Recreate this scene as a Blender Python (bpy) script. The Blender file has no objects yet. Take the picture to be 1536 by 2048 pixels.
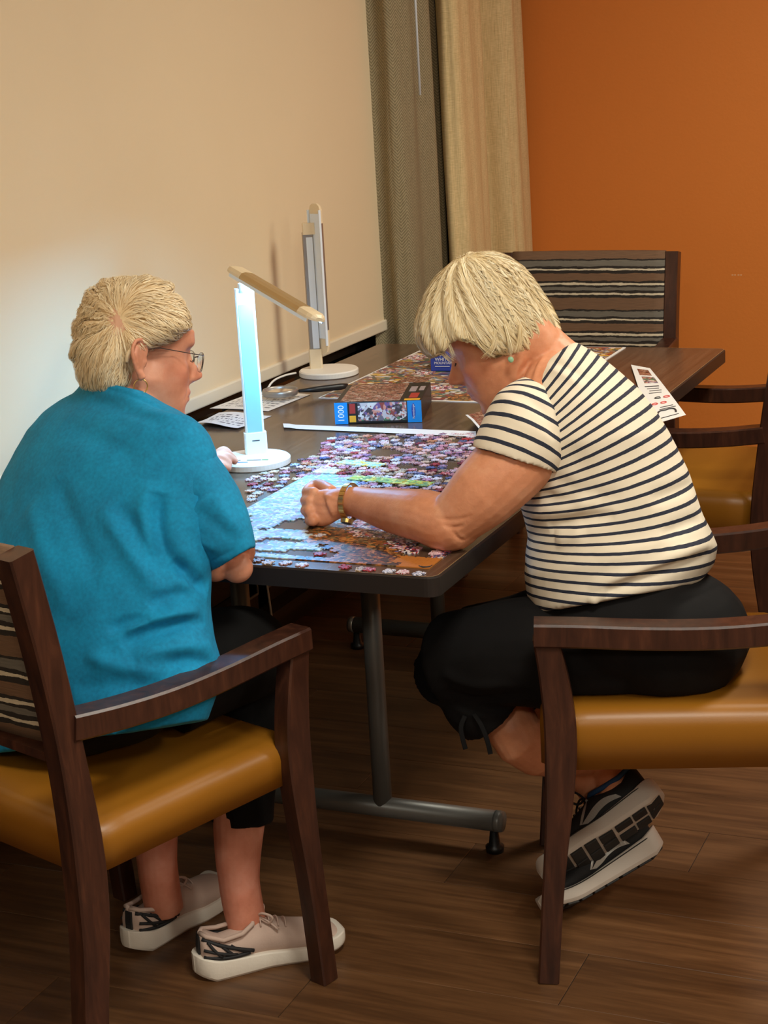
import bpy, bmesh, math, random
import numpy as np
from mathutils import Vector, Matrix, noise
from mathutils.bvhtree import BVHTree

random.seed(7); RNG = np.random.default_rng(7)
SC = bpy.context.scene; COL = SC.collection

# ---------------------------------------------------------------- camera
FPX = 3500.0
CAM = np.array([1.0252, -2.4912, 1.5682])
PITCH, ROLL, YAW = 0.2582, -0.0582, -0.4193
def _axes(p, r, y):
    fwd = np.array([math.sin(y)*math.cos(p), math.cos(y)*math.cos(p), -math.sin(p)])
    right = np.array([math.cos(y), -math.sin(y), 0.0]); up = np.cross(right, fwd)
    return right*math.cos(r)+up*math.sin(r), -right*math.sin(r)+up*math.cos(r), fwd
CA, CB, CC = _axes(PITCH, ROLL, YAW)
cam = bpy.data.cameras.new('camera'); cam_o = bpy.data.objects.new('camera', cam); COL.objects.link(cam_o)
cam.sensor_fit = 'VERTICAL'; cam.sensor_height = 36.0; cam.lens = FPX/2048*36.0
cam.clip_start = .05; cam.clip_end = 60
_m = Matrix.Identity(4)
for i in range(3):
    _m[i][0] = CA[i]; _m[i][1] = CB[i]; _m[i][2] = -CC[i]; _m[i][3] = CAM[i]
cam_o.matrix_world = _m
SC.camera = cam_o

# ---------------------------------------------------------------- world, ceiling lamps, exposure
w = bpy.data.worlds.new('world'); SC.world = w; w.use_nodes = True
w.node_tree.nodes['Background'].inputs[0].default_value = (1.0, .80, .58, 1)
w.node_tree.nodes['Background'].inputs[1].default_value = .03
SC.view_settings.view_transform = 'Standard'; SC.view_settings.look = 'None'
SC.view_settings.exposure = 0.0; SC.view_settings.gamma = 1.0; SC.view_settings.use_curve_mapping = False
CEIL = 2.72
PANELS = [(.9, -1.1), (.9, 1.6), (3.0, -1.1), (3.0, 1.6), (.9, -3.9), (3.0, -3.9)]   # ceiling light panels
PANEL_W = 39.0
def area(name, loc, size, power, col):
    l = bpy.data.lights.new(name, 'AREA'); l.shape = 'SQUARE'; l.size = size; l.energy = power; l.color = col
    o = bpy.data.objects.new(name, l); COL.objects.link(o); o.location = loc; return o
for (x, y) in PANELS:
    area('ceiling_lamp_light', (x, y, CEIL-.035), .56, PANEL_W, (1.0, .98, .86))

# ---------------------------------------------------------------- helpers
def at(px, py, D):            # point seen at a pixel, D metres along the view axis
    return CAM + (CA*(px-768)/FPX - CB*(py-1024)/FPX + CC)*D
def onz(px, py, z):
    d = CA*(px-768)/FPX - CB*(py-1024)/FPX + CC
    return CAM + d*((z-CAM[2])/d[2])
def pix(P):
    d = np.asarray(P)-CAM; dd = d@CC
    return np.stack([768+FPX*(d@CA)/dd, 1024-FPX*(d@CB)/dd], -1)
def unit(v): v = np.asarray(v, float); return v/np.linalg.norm(v)
def tag(o, label=None, cat=None, group=None, kind=None):
    if label: o['label'] = label
    if cat: o['category'] = cat
    if group: o['group'] = group
    if kind: o['kind'] = kind
    return o
def empty(name, loc=(0,0,0), rz=0.0):
    o = bpy.data.objects.new(name, None); COL.objects.link(o); o.location = loc; o.rotation_euler = (0,0,rz)
    o.empty_display_size = .05
    return o
def obj(name, me, m, parent=None, smooth=False, loc=None, rz=None):
    o = bpy.data.objects.new(name, me); COL.objects.link(o)
    if m is not None:
        me.materials.clear()
        for k in (m if isinstance(m, (list, tuple)) else [m]): me.materials.append(k)
    if parent is not None: o.parent = parent
    if loc is not None: o.location = loc
    if rz is not None: o.rotation_euler = (0,0,rz)
    if smooth: me.polygons.foreach_set('use_smooth', [True]*len(me.polygons))
    me.update(); return o
def mesh(V, F):
    me = bpy.data.meshes.new('m'); me.from_pydata([tuple(v) for v in V], [], [tuple(f) for f in F]); me.update(); return me
def copy_tree(o, parent=None):
    c = o.copy(); COL.objects.link(c); c.parent = parent
    for ch in list(o.children): copy_tree(ch, c)
    return c
class MB:                      # collects shapes for one mesh
    def __init__(s): s.V = []; s.F = []; s.S = []
    def add(s, V, F):
        b = len(s.V); s.V += [tuple(v) for v in V]; s.F += [tuple(i+b for i in f) for f in F]; return s
    def mesh(s): return mesh(s.V, s.F)
def box(x0, x1, y0, y1, z0, z1):
    V = [(x0,y0,z0),(x1,y0,z0),(x1,y1,z0),(x0,y1,z0),(x0,y0,z1),(x1,y0,z1),(x1,y1,z1),(x0,y1,z1)]
    return V, [(0,3,2,1),(4,5,6,7),(0,1,5,4),(1,2,6,5),(2,3,7,6),(3,0,4,7)]
def bevel_mesh(me, r, seg=2, angle=.6):
    bm = bmesh.new(); bm.from_mesh(me)
    ed = [e for e in bm.edges if len(e.link_faces) == 2 and e.calc_face_angle(0) > angle]
    bmesh.ops.bevel(bm, geom=ed, offset=r, segments=seg, affect='EDGES', profile=.5, clamp_overlap=True)
    bm.to_mesh(me); bm.free(); return me
def rbox(x0, x1, y0, y1, z0, z1, r=.004, seg=2): return bevel_mesh(mesh(*box(x0,x1,y0,y1,z0,z1)), r, seg)
def loft(rings, cap=True, closed=False):
    n = len(rings[0]); V = [p for r in rings for p in r]; F = []
    m = len(rings)
    for i in range(m if closed else m-1):
        j = (i+1) % m
        for k in range(n):
            F.append((i*n+k, i*n+(k+1)%n, j*n+(k+1)%n, j*n+k))
    if cap and not closed:
        for i, rev in ((0, True), (m-1, False)):
            c = np.mean(np.array(rings[i]), 0); V.append(c); ci = len(V)-1
            for k in range(n):
                a, b = i*n+k, i*n+(k+1)%n
                F.append((ci, b, a) if rev else (ci, a, b))
    return [np.asarray(v, float) for v in V], F
def frames(P):
    P = [np.asarray(p, float) for p in P]; T = []
    for i in range(len(P)):
        a = P[max(i-1, 0)]; b = P[min(i+1, len(P)-1)]; T.append(unit(b-a))
    return P, T
def tube(P, R, n=14, up=(0,0,1), flat=1.0, cap=True):
    """round tube along P with radius R (scalar or list); flat squeezes it along the binormal"""
    P, T = frames(P); R = [R]*len(P) if np.isscalar(R) else R
    u = np.asarray(up, float); rings = []
    x = None
    for p, t, r in zip(P, T, R):
        if x is None:
            x = u-t*(u@t)
            if np.linalg.norm(x) < 1e-3: x = np.array([1.,0,0])-t*t[0]
        else: x = x-t*(x@t)
        x = unit(x); y = np.cross(t, x)
        ra, rb = (r if not np.isscalar(r) else (r, r*flat))
        rings.append([p+x*ra*math.cos(a)+y*rb*math.sin(a) for a in np.linspace(0, 2*math.pi, n, endpoint=False)])
    return loft(rings, cap)
def smooth_path(P, k=6):
    """smooth curve through the points, chord-length tangents so that uneven spacing does not overshoot"""
    P = np.asarray(P, float); m = len(P)
    if m < 3: return np.array([P[0]*(1-t)+P[-1]*t for t in np.linspace(0, 1, k+1)])
    h = np.linalg.norm(np.diff(P, axis=0), axis=1)+1e-9; d = np.diff(P, axis=0)/h[:, None]; T = np.empty_like(P)
    for i in range(1, m-1): T[i] = (d[i-1]*h[i]+d[i]*h[i-1])/(h[i-1]+h[i])
    T[0] = 1.5*d[0]-.5*T[1]; T[-1] = 1.5*d[-1]-.5*T[-2]; out = []
    for i in range(m-1):
        for t in np.linspace(0, 1, k, endpoint=False):
            a = t*t; b = a*t; out.append((2*b-3*a+1)*P[i]+(b-2*a+t)*h[i]*T[i]+(-2*b+3*a)*P[i+1]+(b-a)*h[i]*T[i+1])
    out.append(P[-1]); return np.array(out)
def sweep(P, wh, side, ch=.006, cap=True):
    """bevelled rectangular bar along P; wh = (width, height) per point, side = width direction"""
    P, T = frames(P); side = np.asarray(side, float); rings = []
    for p, t, (w_, h_) in zip(P, T, wh):
        x = unit(side-t*(side@t)); y = np.cross(t, x); a, b = w_/2, h_/2; c = min(ch, a*.6, b*.6)
        q = [(a-c,b),(a,b-c),(a,-b+c),(a-c,-b),(-a+c,-b),(-a,-b+c),(-a,b-c),(-a+c,b)]
        rings.append([p+x*i+y*j for i, j in q])
    return loft(rings, cap)
def rp(L, R, D, t, n=36, DL=0.0, DR=0.0, e=1.0, shift=0.0):
    """elliptic body section between two outline pixels at depth D (+DL, +DR at its ends), half-depth t"""
    a = at(L[0], L[1], D+DL); b = at(R[0], R[1], D+DR); c = (a+b)/2; h = (b-a)/2
    v = unit(c-CAM); c = c+v*shift; out = []
    for k in np.linspace(0, 2*math.pi, n, endpoint=False):
        ck, sk = math.cos(k), math.sin(k)
        out.append(c+h*math.copysign(abs(ck)**e, ck)+v*t*math.copysign(abs(sk)**e, sk))
    return out
def remesh(parts, voxel, it=4, fac=.5):
    b = MB()
    for V, F in parts: b.add(V, F)
    me = b.mesh(); o = bpy.data.objects.new('tmp', me); COL.objects.link(o)
    r = o.modifiers.new('r', 'REMESH'); r.mode = 'VOXEL'; r.voxel_size = voxel
    if it:
        s = o.modifiers.new('s', 'SMOOTH'); s.iterations = it; s.factor = fac
    dg = bpy.context.evaluated_depsgraph_get(); out = bpy.data.meshes.new_from_object(o.evaluated_get(dg))
    bpy.data.objects.remove(o); bpy.data.meshes.remove(me); out.update(); return out
def getV(me):
    a = np.empty(len(me.vertices)*3, np.float32); me.vertices.foreach_get('co', a); return a.reshape(-1, 3).astype(float)
def getN(me):
    a = np.empty(len(me.vertices)*3, np.float32); me.vertices.foreach_get('normal', a); return a.reshape(-1, 3).astype(float)
def setV(me, V): me.vertices.foreach_set('co', np.asarray(V, np.float32).ravel()); me.update()
def bvh(me): return BVHTree.FromPolygons([v.co for v in me.vertices], [p.vertices for p in me.polygons])
def seen(tree, px, py):       # where the line of sight through a pixel meets a surface
    d = CA*(px-768)/FPX - CB*(py-1024)/FPX + CC
    h = tree.ray_cast(Vector(CAM), Vector(d).normalized())
    return np.array(h[0]) if h[0] is not None else None
def seg_dist(V, a, b):
    ab = b-a; t = np.clip(((V-a)@ab)/(ab@ab+1e-12), 0, 1); return np.linalg.norm(V-(a+t[:, None]*ab), axis=1), t
def folds(me, strokes):
    """press folds and ridges into cloth: stroke = (pixels, radius, height)"""
    tree = bvh(me); V = getV(me); N = getN(me); out = V.copy()
    for pts, r, h in strokes:
        P = [seen(tree, *p) for p in pts]; P = [p for p in P if p is not None]
        if len(P) < 2: continue
        P = smooth_path(P, 4) if len(P) > 2 else np.array(P)
        lo, hi = P.min(0)-3*r, P.max(0)+3*r
        ix = np.where(np.all((V > lo) & (V < hi), 1))[0]
        if not len(ix): continue
        best = np.full(len(ix), 9.0); tt = np.zeros(len(ix)); m = len(P)-1
        for i in range(m):
            d, t = seg_dist(V[ix], P[i], P[i+1]); k = d < best; best[k] = d[k]; tt[k] = (i+t[k])/m
        taper = np.clip(np.minimum(tt, 1-tt)*4, .0, 1)**.6
        out[ix] += N[ix]*(h*taper*np.exp(-(best/r)**2))[:, None]
    setV(me, out); return me
def vnoise(P, seed=0.0):
    """smooth value noise in [-1, 1] for an array of points"""
    P = np.asarray(P, float)+seed*7.31; I = np.floor(P).astype(np.int64); f = P-I; f = f*f*f*(f*(f*6-15)+10); out = np.zeros(len(P))
    for dx in (0, 1):
        for dy in (0, 1):
            for dz in (0, 1):
                h = ((I[:, 0]+dx)*374761393+(I[:, 1]+dy)*668265263+(I[:, 2]+dz)*2147483647) & 0xffffffff
                h = ((h ^ (h >> 13))*1274126177) & 0xffffffff; h = (h ^ (h >> 16)) & 0xffff
                wgt = (f[:, 0] if dx else 1-f[:, 0])*(f[:, 1] if dy else 1-f[:, 1])*(f[:, 2] if dz else 1-f[:, 2]); out += wgt*(h/32767.5-1)
    return out
def rumple(me, amp, scale, seed=0.0, amp2=0, scale2=30):
    V = getV(me); d = amp*vnoise(V*scale, seed)
    if amp2: d += amp2*vnoise(V*scale2, seed+3)
    setV(me, V+getN(me)*d[:, None]); return me
def attr(me, name, vals):
    a = me.attributes.new(name, 'FLOAT', 'POINT'); a.data.foreach_set('value', np.asarray(vals, np.float32)); return a
def cattr(me, name, cols):
    a = me.color_attributes.new(name, 'FLOAT_COLOR', 'POINT'); a.data.foreach_set('color', np.asarray(cols, np.float32).ravel())
def text_mesh(s, size, extrude=.0003):
    c = bpy.data.curves.new('t', 'FONT'); c.body = s; c.size = size; c.extrude = extrude; c.align_x = 'CENTER'; c.align_y = 'CENTER'
    c.resolution_u = 3
    o = bpy.data.objects.new('t', c); COL.objects.link(o)
    me = bpy.data.meshes.new_from_object(o.evaluated_get(bpy.context.evaluated_depsgraph_get()))
    bpy.data.objects.remove(o); bpy.data.curves.remove(c); return me
def place(me, O, X, Y, Z=None):
    """move a flat mesh so that its x, y axes lie along X, Y at O"""
    X = unit(X); Y = unit(Y); Z = np.cross(X, Y) if Z is None else Z
    V = getV(me); setV(me, np.asarray(O)+V[:, :1]*X+V[:, 1:2]*Y+V[:, 2:3]*Z); return me

# ---------------------------------------------------------------- materials
def srgb(r, g, b):
    f = lambda c: ((c/255+.055)/1.055)**2.4 if c/255 > .04045 else c/255/12.92
    return (f(r), f(g), f(b), 1.0)
class NT:
    def __init__(s, name):
        s.m = bpy.data.materials.new(name); s.m.use_nodes = True; s.t = s.m.node_tree; s.n = s.t.nodes
        s.b = s.n['Principled BSDF']
    def add(s, typ, **kw):
        n = s.n.new(typ)
        for k, v in kw.items():
            if k in n.inputs.keys() if isinstance(k, str) else False: n.inputs[k].default_value = v
            else: setattr(n, k, v)
        return n
    def link(s, a, b): s.t.links.new(a, b); return s
    def set(s, **kw):
        for k, v in kw.items(): s.b.inputs[k.replace('_', ' ')].default_value = v
        return s
    def coord(s, kind='Object', scale=(1,1,1), rot=(0,0,0)):
        c = s.add('ShaderNodeTexCoord'); m = s.add('ShaderNodeMapping'); m.inputs['Scale'].default_value = scale; m.inputs['Rotation'].default_value = rot
        s.link(c.outputs[kind], m.inputs[0]); return m.outputs[0]
    def noise(s, vec, scale, detail=3, rough=.5, dist=0):
        n = s.add('ShaderNodeTexNoise'); n.inputs['Scale'].default_value = scale; n.inputs['Detail'].default_value = detail
        n.inputs['Roughness'].default_value = rough; n.inputs['Distortion'].default_value = dist
        if vec is not None: s.link(vec, n.inputs['Vector'])
        return n
    def ramp(s, fac, stops, interp='LINEAR'):
        r = s.add('ShaderNodeValToRGB'); r.color_ramp.interpolation = interp; e = r.color_ramp.elements
        e[0].position, e[0].color = stops[0]; e[1].position, e[1].color = stops[-1]
        for p, c in stops[1:-1]:
            k = e.new(p); k.color = c
        s.link(fac, r.inputs[0]); return r.outputs[0]
    def math(s, op, a, b=None):
        n = s.add('ShaderNodeMath'); n.operation = op
        for i, v in enumerate((a, b)):
            if v is None: continue
            if hasattr(v, 'is_linked') or hasattr(v, 'links'): s.link(v, n.inputs[i])
            else: n.inputs[i].default_value = v
        return n.outputs[0]
    def mix(s, fac, a, b, mode='MIX'):
        n = s.add('ShaderNodeMix'); n.data_type = 'RGBA'; n.blend_type = mode
        for sock, v in ((n.inputs[0], fac), (n.inputs[6], a), (n.inputs[7], b)):
            if hasattr(v, 'links'): s.link(v, sock)
            else: sock.default_value = v
        return n.outputs[2]
    def bump(s, h, strength=.3, dist=.002):
        b = s.add('ShaderNodeBump'); b.inputs['Strength'].default_value = strength; b.inputs['Distance'].default_value = dist
        s.link(h, b.inputs['Height']); s.link(b.outputs[0], s.b.inputs['Normal']); return b
    def color(s, c): s.link(c, s.b.inputs['Base Color']); return s
def plain(name, c, rough=.5, metal=0.0, spec=.5, bump=0, bscale=400, var=0.0):
    k = NT(name); k.set(Base_Color=c, Roughness=rough, Metallic=metal); k.b.inputs['Specular IOR Level'].default_value = spec
    v = k.coord()
    if var:
        n = k.noise(v, 18, 4); k.color(k.mix(n.outputs[0], tuple(x*(1-var) for x in c[:3])+(1,), tuple(min(1, x*(1+var)) for x in c[:3])+(1,)))
    if bump:
        n2 = k.noise(v, bscale, 2); k.bump(n2.outputs[0], bump, .001)
    return k.m
M = {}
def mk_floor():
    k = NT('vinyl plank'); oi = k.add('ShaderNodeObjectInfo')
    c = k.add('ShaderNodeTexCoord'); m = k.add('ShaderNodeMapping'); m.inputs['Scale'].default_value = (2.2, 30, 1)
    cb = k.add('ShaderNodeCombineXYZ'); k.link(k.math('MULTIPLY', oi.outputs['Random'], 40.0), cb.inputs[0]); k.link(k.math('MULTIPLY', oi.outputs['Random'], 17.0), cb.inputs[2])
    k.link(cb.outputs[0], m.inputs['Location']); k.link(c.outputs['Object'], m.inputs[0])
    n = k.noise(m.outputs[0], 1.0, 5, .6, .6); n2 = k.noise(m.outputs[0], 4.0, 4, .6)
    g = k.math('ADD', k.math('MULTIPLY', n.outputs[0], .7), k.math('MULTIPLY', n2.outputs[0], .3))
    col = k.ramp(g, [(.26, srgb(66, 42, 24)), (.45, srgb(90, 59, 34)), (.58, srgb(108, 73, 44)), (.76, srgb(128, 90, 58))])
    v = k.math('ADD', .86, k.math('MULTIPLY', oi.outputs['Random'], .24))
    k.color(k.mix(1.0, col, v, 'MULTIPLY')) if False else None
    hsv = k.add('ShaderNodeHueSaturation'); k.link(col, hsv.inputs['Color']); k.link(v, hsv.inputs['Value']); k.color(hsv.outputs[0])
    k.set(Roughness=.42); k.bump(n2.outputs[0], .12, .001); return k.m
M['floor'] = mk_floor()
M['floor_gap'] = plain('plank joint', srgb(34, 22, 14), .8)
def mk_blind():
    k = NT('blind fabric'); v = k.coord(); n = k.noise(k.coord(scale=(300, 300, 900)), 1, 2); n2 = k.noise(v, 2.0, 2)
    k.color(k.mix(n2.outputs[0], srgb(222, 200, 164), srgb(230, 208, 172))); k.set(Roughness=.85); k.bump(n.outputs[0], .15, .0008); return k.m
M['blind'] = mk_blind()
M['blind_bar'] = plain('blind hem bar', srgb(226, 212, 186), .7, bump=.1)
def mk_orange():
    k = NT('orange paint'); v = k.coord(); n = k.noise(v, 90, 3); n2 = k.noise(v, 1.3, 2)
    k.color(k.mix(n2.outputs[0], srgb(216, 124, 46), srgb(224, 131, 50))); k.set(Roughness=.62); k.bump(n.outputs[0], .22, .002); return k.m
M['orange'] = mk_orange()
M['ceiling'] = plain('ceiling paint', srgb(214, 196, 168), .9, bump=.1)
M['wall'] = plain('beige wall paint', srgb(178, 140, 96), .8, bump=.1)
M['frame_dark'] = plain('dark window frame', srgb(38, 36, 34), .45)
M['frame_line'] = plain('window gasket', srgb(120, 122, 124), .5)
def mk_glass_dark():
    k = NT('night window glass'); k.set(Base_Color=srgb(14, 20, 22), Roughness=.06); k.b.inputs['Specular IOR Level'].default_value = .6
    n = k.noise(k.coord(), 2, 2); k.color(k.mix(n.outputs[0], srgb(10, 14, 16), srgb(24, 34, 38))); return k.m
M['glass_dark'] = mk_glass_dark()
def mk_chevron():
    k = NT('chevron curtain cloth'); a = k.add('ShaderNodeAttribute'); a.attribute_name = 'u'; b = k.add('ShaderNodeAttribute'); b.attribute_name = 'v'
    fu = k.math('ABSOLUTE', k.math('SUBTRACT', k.math('FRACT', k.math('DIVIDE', a.outputs['Fac'], .040)), .5))
    ph = k.math('FRACT', k.math('DIVIDE', k.math('ADD', b.outputs['Fac'], k.math('MULTIPLY', fu, .045)), .0095))
    tri = k.math('ABSOLUTE', k.math('SUBTRACT', ph, .5))
    nz = k.noise(k.coord(scale=(220, 220, 60)), 1, 3)
    f = k.math('ADD', k.math('MULTIPLY', tri, 1.2), k.math('MULTIPLY', nz.outputs[0], .5))
    k.color(k.ramp(f, [(.2, srgb(106, 95, 70)), (.5, srgb(132, 119, 90)), (.8, srgb(160, 146, 114))])); k.set(Roughness=.9); k.bump(f, .3, .001); return k.m
M['chevron'] = mk_chevron()
def mk_linen(name, a, b):
    k = NT(name); n1 = k.noise(k.coord(scale=(60, 60, 900)), 1, 3); n2 = k.noise(k.coord(scale=(500, 500, 14)), 1, 3)
    f = k.math('ADD', k.math('MULTIPLY', n1.outputs[0], .5), k.math('MULTIPLY', n2.outputs[0], .5))
    k.color(k.ramp(f, [(.3, a), (.7, b)])); k.set(Roughness=.9); k.bump(f, .3, .0012); return k.m
M['linen'] = mk_linen('linen curtain cloth', srgb(184, 158, 108), srgb(236, 210, 158))
def mk_laminate():
    k = NT('dark wood laminate'); v = k.coord(scale=(75, 2.2, 1)); n = k.noise(v, 1, 5, .65, .4); n2 = k.noise(k.coord(scale=(420, 9, 1)), 1, 3)
    f = k.math('ADD', k.math('MULTIPLY', n.outputs[0], .65), k.math('MULTIPLY', n2.outputs[0], .35))
    k.color(k.ramp(f, [(.28, srgb(62, 44, 33)), (.5, srgb(88, 66, 51)), (.72, srgb(112, 87, 68))])); k.set(Roughness=.2); k.b.inputs['Specular IOR Level'].default_value = .5
    k.bump(n2.outputs[0], .04, .0006); return k.m
M['laminate'] = mk_laminate()
M['edge'] = plain('dark table edge band', srgb(36, 30, 28), .45, bump=.05)
M['edge_line'] = plain('table rim line', srgb(150, 122, 84), .4)
M['steel'] = plain('grey powder coated steel', srgb(118, 118, 114), .4, .35, bump=.04)
M['blackplastic'] = plain('black plastic', srgb(22, 22, 23), .4)
def mk_wood():
    k = NT('dark stained wood'); v = k.coord(scale=(18, 18, 3)); n = k.noise(v, 3, 5, .6, .5)
    k.color(k.ramp(n.outputs[0], [(.3, srgb(48, 26, 19)), (.55, srgb(66, 37, 26)), (.75, srgb(86, 50, 34))])); k.set(Roughness=.33); k.bump(n.outputs[0], .06, .001)
    return k.m
M['wood'] = mk_wood()
M['brass'] = plain('worn pale edge', srgb(190, 160, 120), .5)
M['glide'] = plain('steel glide', srgb(190, 185, 178), .3, .9)
def mk_vinyl():
    k = NT('mustard vinyl'); v = k.coord(); n = k.noise(v, 6, 3); n2 = k.noise(v, 420, 3)
    k.color(k.mix(n.outputs[0], srgb(144, 92, 20), srgb(158, 102, 26))); k.set(Roughness=.40); k.bump(n2.outputs[0], .14, .0008); return k.m
M['vinyl'] = mk_vinyl()
def mk_stripe():
    k = NT('striped upholstery'); c = k.coord(); sp = k.add('ShaderNodeSeparateXYZ'); k.link(c, sp.inputs[0])
    nz = k.noise(k.coord(scale=(16, 16, 60)), 1, 4, .65); z = k.math('ADD', sp.outputs[2], k.math('MULTIPLY', k.math('SUBTRACT', nz.outputs[0], .5), .013))
    t = k.math('FRACT', k.math('DIVIDE', k.math('SUBTRACT', z, .55), .1537))
    br, gr, dk, cr = srgb(112, 84, 62), srgb(108, 102, 92), srgb(40, 33, 28), srgb(206, 192, 166)
    st = [(0, dk), (.05, cr), (.085, dk), (.13, gr), (.235, gr), (.245, dk), (.275, br), (.50, br), (.505, dk), (.56, cr), (.60, dk), (.65, gr), (.715, dk), (.755, cr), (.80, dk), (.84, br), (.93, br), (.99, dk)]
    col = k.ramp(t, st, 'CONSTANT'); fine = k.noise(k.coord(scale=(30, 30, 900)), 1, 3)
    hsv = k.add('ShaderNodeHueSaturation'); k.link(col, hsv.inputs['Color']); k.link(k.math('ADD', .62, k.math('MULTIPLY', fine.outputs[0], .76)), hsv.inputs['Value'])
    k.color(hsv.outputs[0]); k.set(Roughness=.9); k.bump(fine.outputs[0], .3, .001); return k.m
M['stripe'] = mk_stripe()
M['white_plastic'] = plain('white plastic', srgb(236, 230, 218), .35)
M['cream_plastic'] = plain('cream plastic', srgb(232, 212, 176), .4)
M['gold_alu'] = plain('champagne aluminium', srgb(196, 166, 118), .38, .55)
M['silver_alu'] = plain('silver aluminium', srgb(168, 160, 150), .35, .7)
M['diffuser'] = plain('frosted pale blue panel', srgb(226, 236, 246), .3)
M['stem_blue'] = plain('pale blue stem panel', srgb(150, 180, 196), .3, var=.1)
def emit(name, col, s):
    k = NT(name); k.set(Base_Color=col); k.b.inputs['Emission Color'].default_value = col; k.b.inputs['Emission Strength'].default_value = s; return k.m
M['led'] = emit('lit led diffuser', (.11, .49, 1.0, 1), 235.0)
M['lamp_panel'] = emit('ceiling lamp diffuser', (1.0, .82, .6, 1), 4.0)
def paper(name, base, ink, sx, sy, thr=.45, rot=0):
    """white sheet with rows of small print"""
    k = NT(name); c = k.add('ShaderNodeTexCoord'); sp = k.add('ShaderNodeSeparateXYZ'); k.link(c.outputs['UV'], sp.inputs[0])
    r = k.math('FRACT', k.math('MULTIPLY', sp.outputs[1], sy)); rows = k.math('LESS_THAN', k.math('ABSOLUTE', k.math('SUBTRACT', r, .5)), .22)
    cb = k.add('ShaderNodeCombineXYZ'); k.link(k.math('MULTIPLY', sp.outputs[0], sx), cb.inputs[0]); k.link(k.math('MULTIPLY', k.math('FLOOR', k.math('MULTIPLY', sp.outputs[1], sy)), 3.7), cb.inputs[1])
    n = k.noise(cb.outputs[0], 1, 2); w_ = k.math('GREATER_THAN', n.outputs[0], thr)
    e1 = k.math('LESS_THAN', k.math('ABSOLUTE', k.math('SUBTRACT', sp.outputs[0], .5)), .42); e2 = k.math('LESS_THAN', k.math('ABSOLUTE', k.math('SUBTRACT', sp.outputs[1], .5)), .40)
    f = k.math('MULTIPLY', k.math('MULTIPLY', rows, w_), k.math('MULTIPLY', e1, e2)); k.color(k.mix(f, base, ink)); k.set(Roughness=.55); return k.m
def collage(name, scale, pal, seed=0, border=None, jig=None, rough=.35):
    """printed picture: busy patches of colour"""
    k = NT(name); v = k.coord(); mp = k.add('ShaderNodeMapping'); mp.inputs['Location'].default_value = (seed, seed*.7, 0); mp.inputs['Scale'].default_value = scale; k.link(v, mp.inputs[0])
    d = k.noise(mp.outputs[0], 1.5, 2); dm = k.mix(.16, mp.outputs[0], d.outputs['Color'], 'ADD')
    vo = k.add('ShaderNodeTexVoronoi'); vo.inputs['Scale'].default_value = 1.0; k.link(dm, vo.inputs['Vector'])
    vo2 = k.add('ShaderNodeTexVoronoi'); vo2.inputs['Scale'].default_value = 3.1; k.link(dm, vo2.inputs['Vector'])
    s1 = k.add('ShaderNodeSeparateColor'); k.link(vo.outputs['Color'], s1.inputs[0]); s2 = k.add('ShaderNodeSeparateColor'); k.link(vo2.outputs['Color'], s2.inputs[0])
    n = len(pal); st = [(i/n, p) for i, p in enumerate(pal)]
    a = k.ramp(s1.outputs[0], st, 'CONSTANT'); b = k.ramp(s2.outputs[1], st, 'CONSTANT')
    k.color(k.mix(k.math('GREATER_THAN', s2.outputs[0], .45), a, b)); k.set(Roughness=rough); return k.m
PAL_MIX = [srgb(*c) for c in [(226,160,182),(70,66,110),(240,232,234),(196,58,60),(44,44,66),(228,196,160),(150,70,90),(246,240,242),(96,110,160),(34,30,36),(222,150,110),(240,206,214),(120,60,50)]]
PAL_PALE = [srgb(*c) for c in [(150,190,205),(176,206,210),(205,222,222),(132,160,190),(176,170,200),(222,228,226),(120,176,176),(160,150,180)]]
PAL_BROWN = [srgb(*c) for c in [(96,60,34),(150,84,36),(60,40,28),(190,112,48),(84,66,40),(120,70,40),(52,44,34),(200,130,70),(134,110,70)]]
PAL_COLL = [srgb(*c) for c in [(176,130,50),(150,60,50),(206,200,196),(90,110,96),(60,66,96),(214,170,70),(120,70,60),(228,220,210),(100,84,110),(150,120,90),(70,90,70)]]
M['print_mix'] = collage('puzzle print mixed', (75,75,75), PAL_MIX)
M['print_pale'] = collage('puzzle print pale', (55,55,55), PAL_PALE, 3)
M['print_brown'] = collage('puzzle print autumn', (60,60,60), PAL_BROWN, 5)
M['print_orange'] = plain('puzzle print orange', srgb(196, 120, 52), .35, var=.15)
M['print_coll'] = collage('collage print', (22,34,22), PAL_COLL, 1)
M['print_coll2'] = collage('collage print fine', (48,70,48), PAL_COLL, 2)
M['print_box'] = collage('box picture print', (60,60,60), [srgb(*c) for c in [(206,196,196),(150,70,60),(120,110,120),(226,220,214),(90,130,90),(180,120,110),(70,60,66),(120,90,140),(220,150,130)]], 9)
M['print_boxtop'] = collage('box lid print', (90,120,90), [srgb(*c) for c in [(120,64,48),(150,96,76),(92,60,44),(190,160,140),(140,70,60),(70,44,36),(170,120,90)]], 4)
def mk_piece():
    k = NT('loose piece print'); oi = k.add('ShaderNodeObjectInfo'); v = k.coord(scale=(190, 190, 190)); vo = k.add('ShaderNodeTexVoronoi'); k.link(v, vo.inputs['Vector'])
    add = k.add('ShaderNodeVectorMath'); s = k.add('ShaderNodeSeparateColor'); k.link(vo.outputs['Color'], s.inputs[0])
    f = k.math('FRACT', k.math('ADD', k.math('MULTIPLY', oi.outputs['Random'], 5.0), k.math('MULTIPLY', s.outputs[0], .11)))
    n = len(PAL_MIX); k.color(k.ramp(f, [(i/n, c) for i, c in enumerate(PAL_MIX)], 'CONSTANT')); k.set(Roughness=.4); return k.m
M['piece'] = mk_piece()
M['card'] = plain('grey puzzle card', srgb(150, 146, 142), .8)
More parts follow.
